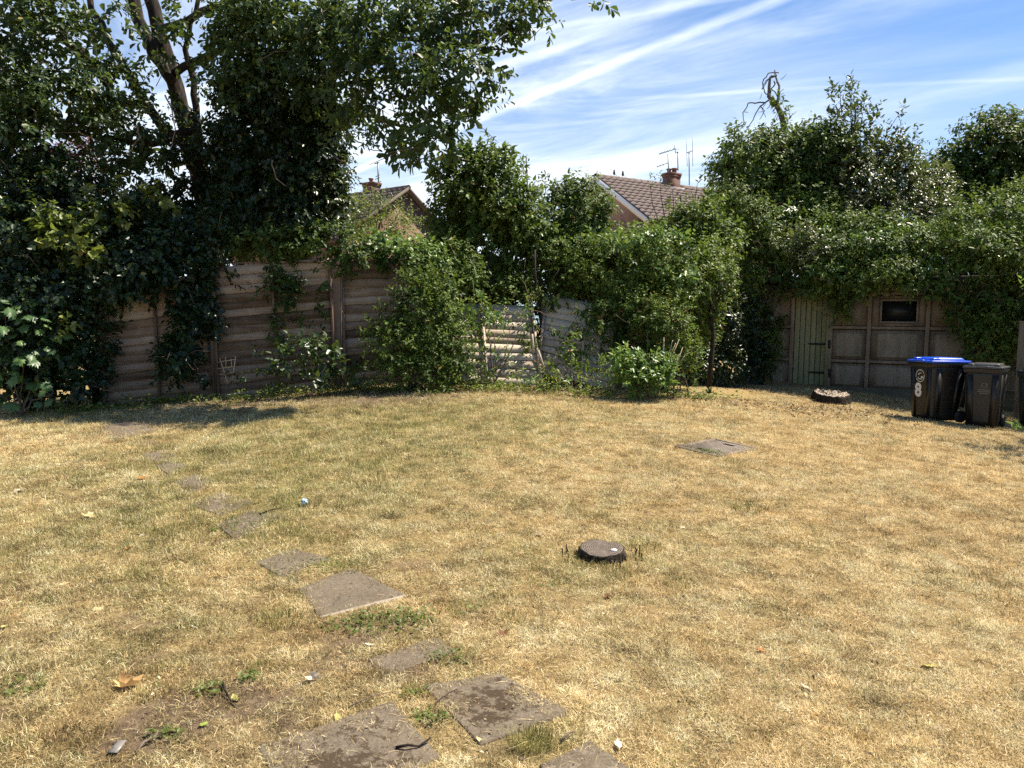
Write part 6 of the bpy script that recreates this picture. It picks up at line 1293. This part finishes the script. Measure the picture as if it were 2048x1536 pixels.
# hedge on the right boundary, just outside the picture: shades the bins
rh = thing('boundary_hedge', np.array([10.2, 13.3, float(gz(10.2, 13.3))]), 'leafy boundary hedge beside the bins at the right, one bright sprig reaching in', 'hedge')
def W2B(X, Y, z, rx, ry_, rz_):
    d = np.array([X, Y, z]) - EYE; px = CX + F_PX * (d @ _R) / (d @ _F); py = CY - F_PX * (d @ _U) / (d @ _F); return (px, py, rx * F_PX / Y, rz_ * F_PX / Y, Y, ry_)
foliage('foliage', rh, 'leaf_ivy', [(*W2B(10.5, 13.4, 1.1, .75, 1.2, 1.2), .4), (*W2B(10.4, 13.4, 2.4, .9, 1.2, 1.1), .5), (*W2B(10.2, 13.0, 3.2, .75, 1.2, .7), .5), (*W2B(9.9, 12.2, 2.5, .7, .9, .9), .5), (*W2B(10.1, 12.0, 1.0, .65, .9, 1.0), .4), (*W2B(10.0, 11.7, 1.75, .6, .8, .5), .4), (*W2B(9.2, 10.3, .75, .55, .7, .7), .4), (*W2B(8.7, 9.3, .5, .4, .5, .5), .4)], 50, L=.09, W=.6, k=8, twig=.22, droop=.4, upness=.2, tint=(.4, .2), back=1.0, inner=.3)
foliage('overhang', rh, 'leaf_bright', [(*W2B(7.45, 10.1, 2.0, .38, .5, .3), .8), (*W2B(7.9, 10.5, 2.3, .5, .5, .35), .8), (*W2B(7.15, 9.6, 1.75, .22, .3, .2), .6), (*W2B(7.3, 10.35, 2.3, .33, .4, .25), .9), (*W2B(8.3, 11.3, 2.2, .5, .5, .4), .8)], 22, L=.09, W=.5, k=7, twig=.3, back=1.0, gap=.45)
foliage('bright_sprig', rh, 'leaf_bright', [(2044, 852, 14, 7, 11.2, .1)], 60, L=.10, W=.45, k=6, twig=.15, droop=.2, tint=(.5, .2))

# ---- bare dead tree sticking out of the ivy
dt = thing('dead_tree', P(1572, 300, 18.4), 'bare dead tree top with twisted drooping branches against the sky', 'dead tree')
do = np.array(dt.location); Yd = 18.4
def dpx(pts): return [(1450 + x / 8.192, 120 + y / 8.192) for x, y in pts]
DEAD = [([(960, 1080), (940, 920), (900, 820), (830, 700), (760, 620), (735, 580), (740, 460), (750, 360), (770, 260), (880, 215)], .10, .03), ([(860, 720), (885, 600), (905, 500), (925, 400), (905, 300), (885, 200), (885, 95)], .05, .022),
        ([(885, 205), (800, 205), (700, 230), (610, 340), (600, 380), (620, 520), (640, 600), (720, 610)], .022, .02), ([(870, 225), (780, 250), (680, 330), (640, 400), (610, 470)], .02, .014), ([(750, 270), (710, 340), (665, 430)], .018, .012), ([(780, 370), (815, 400), (770, 460), (850, 490), (910, 560), (950, 690), (985, 800), (960, 860)], .026, .014),
        ([(770, 480), (770, 560), (830, 590), (900, 560)], .02, .014), ([(840, 260), (840, 340), (810, 400)], .018, .012), ([(850, 340), (875, 430)], .016, .01), ([(740, 640), (660, 690), (500, 690), (380, 710), (360, 770), (290, 860), (295, 960), (298, 1080)], .03, .012), ([(300, 1000), (200, 1080)], .014, .008), ([(290, 860), (235, 910)], .012, .008), ([(320, 850), (350, 885)], .014, .01), ([(660, 690), (580, 760), (500, 870), (440, 990), (370, 1100), (320, 1180)], .028, .012), ([(590, 750), (640, 810), (640, 850), (560, 980)], .02, .01), ([(640, 850), (520, 880)], .012, .008), ([(640, 840), (650, 960)], .012, .008), ([(730, 660), (720, 760), (640, 840)], .018, .012),
        ([(370, 1100), (375, 1160)], .01, .007), ([(925, 310), (985, 250)], .012, .007), ([(1030, 960), (1110, 880), (1150, 870), (1225, 790)], .02, .009), ([(760, 1120), (880, 1050)], .018, .012), ([(220, 1260), (300, 1215), (350, 1240)], .02, .012), ([(620, 540), (570, 640)], .012, .007), ([(700, 650), (660, 740), (655, 800)], .01, .007), ([(830, 900), (790, 1040), (780, 1100)], .01, .007)]
mb = MB(); main = MB()
for i, (pts, r0, r1) in enumerate(DEAD):
    W3 = wiggle(pxline(dpx(pts), Yd) + np.array([0, RNG.normal(0, .08), 0]) * (i > 1), 2, .006) - do
    W3[:, 1] += np.linspace(0, RNG.normal(0, .25), len(W3))
    (main if i < 2 else mb).tube(W3, np.linspace(r0, r1, len(W3)) * (0.72 if i < 2 else 0.62), 6)
main.build('trunk', MT['dead'], dt, True); mb.build('branch', MT['dead'], dt, True)
foliage('foliage', dt, 'leaf_ivy', [(1558, 215, 9, 22, 18.3, .1, .6), (1566, 232, 12, 14, 18.3, .12, .7)], 40, L=.10, W=.55, k=6, twig=.15, tint=(.5, .2))

# ---- maple sapling at the left edge: every leaf is a part
mp = thing('maple_sapling', G(40, 832), 'maple sapling with big pointed leaves at the left edge of the lawn', 'sapling'); mo_ = np.array(mp.location); Ym = mo_[1]
rg = np.random.default_rng(77)
def maple_mesh(i):
    o = np.array([(0, -0.42), (0.06, -0.30), (0.25, -0.40), (0.24, -0.26), (0.46, -0.20), (0.36, -0.08), (0.58, 0.10), (0.38, 0.08), (0.42, 0.24), (0.22, 0.16), (0.26, 0.34), (0.12, 0.32), (0.0, 0.62)])
    o = np.vstack([o, np.c_[-o[-2:0:-1, 0], o[-2:0:-1, 1]]]) + rg.normal(0, .012, (24, 2)); o[:, 1] += .42; n = len(o); c = np.array([[0, .36]])
    V2 = np.vstack([o, c + (o - c) * .5, c]); z = -0.35 * np.abs(V2[:, 0]) ** 1.4 * 1.0 - .22 * (V2[:, 1] - .3) ** 2 + .03 * np.sin(V2[:, 1] * 12 + i) + 0.05 * np.abs(V2[:, 0])
    q = [[k, (k + 1) % n, n + (k + 1) % n, n + k] for k in range(n)]; t = [[2 * n, n + k, n + (k + 1) % n] for k in range(n)]
    me = poly_mesh('leaf', np.c_[V2, z], [np.array(q), np.array(t)], MT['leaf_maple'], True, {'tint': np.full(2 * n + 1, .2 + .16 * i)}); return me
MM = [maple_mesh(i) for i in range(5)]
ml = MB(); tips = []
for pts in ([(40, 832), (30, 740), (20, 650), (8, 570)], [(40, 832), (70, 740), (95, 680), (118, 640)], [(40, 832), (60, 780), (90, 730), (120, 700)], [(40, 832), (20, 760), (-20, 690), (-40, 600)], [(40, 832), (70, 800), (100, 790), (112, 785)], [(35, 780), (50, 700), (60, 650)], [(40, 832), (10, 790), (-30, 760), (-70, 700)]):
    w = wiggle(pxline(pts, Ym) + np.array([0, 0, 0]), 3, .01); w[:, 1] += np.linspace(0, rg.normal(0, .25), len(w)); w[0] = mo_; ml.tube(w - mo_, np.linspace(.014, .004, len(w)), 5)
ml.build('stem', MT['twig'], mp, True)
spots = []
for _ in range(260):
    px, py = rg.uniform(-90, 132), rg.uniform(585, 815)
    lim = 118 - 0.0035 * (py - 690) ** 2 + rg.normal(0, 12)
    if px > lim: continue
    spots.append((px, py, Ym + rg.normal(-.05, .28)))
spots += [(18, 610, Ym - .3), (5, 600, Ym - .2), (60, 655, Ym - .25), (88, 668, Ym - .3), (48, 715, Ym - .4), (78, 722, Ym - .4), (85, 765, Ym - .35), (92, 800, Ym - .3), (10, 735, Ym - .4), (40, 680, Ym - .4), (110, 700, Ym - .3)]
for i, (px, py, Yl) in enumerate(spots):
    o = bpy.data.objects.new('leaf', MM[i % 5]); link(o, mp); p = P(px, py, Yl) - mo_; p[2] = max(p[2], .03)
    s = rg.uniform(.12, .21); az = rg.uniform(0, 6.28)
    nrm = unit(np.array([0.25 + rg.normal(0, .35), -0.55 + rg.normal(0, .35), .75])); d = unit(np.array([math.cos(az), math.sin(az) * .6 - .3, -.35 + rg.normal(0, .3)])); d = unit(d - nrm * (d @ nrm)); sd = np.cross(d, nrm)
    o.matrix_local = Matrix(((sd[0] * s, d[0] * s, nrm[0] * s, p[0]), (sd[1] * s, d[1] * s, nrm[1] * s, p[1]), (sd[2] * s, d[2] * s, nrm[2] * s, p[2]), (0, 0, 0, 1)))
print('LEAVES', LEAVES[0])

rg = np.random.default_rng(91); UX = []
for px0 in np.arange(120, 1480, 26):
    if 440 < px0 < 480 or 1225 < px0 < 1330: continue
    Yb = np.interp(px0, [120, 430, 700, 1000, 1250, 1480], [11.6, 12.05, 12.4, 12.5, 12.6, 13.6]) - abs(rg.normal(0, .25)); b_ = base_of(px0 + rg.normal(0, 8), Yb); h = rg.uniform(.05, .22)
    n = int(rg.uniform(40, 130)); rr = rg.uniform(.08, .3) * np.sqrt(rg.random(n)); a = rg.uniform(0, 6.28, n); z = rg.random(n) * h
    pos = np.stack([b_[0] + rr * np.cos(a) * 1.4, b_[1] + rr * np.sin(a), b_[2] + z + .01], 1); d = np.stack([np.cos(a) + rg.normal(0, .5, n), np.sin(a) + rg.normal(0, .5, n), rg.uniform(-.1, .9, n)], 1); nr = np.stack([rg.normal(0, .5, n), rg.normal(-.2, .5, n), np.ones(n)], 1)
    UX.append(leaf_mesh(pos, d, nr, rg.uniform(.03, .075, n), rg.uniform(.012, .045, n), np.clip(rg.normal(rg.uniform(.2, .6), .2, n), 0, 1)))
off = 0; Vs, qs, tis = [], [], []
for V, q, ti in UX: Vs.append(V); qs.append(q + off); tis.append(ti); off += len(V)
o = add('undergrowth', np.concatenate(Vs), [np.concatenate(qs)], MT['leaf_acid'], None, False, {'tint': np.concatenate(tis)}); tag(o, 'straggling low undergrowth where the lawn meets the fence', None, None, 'stuff')
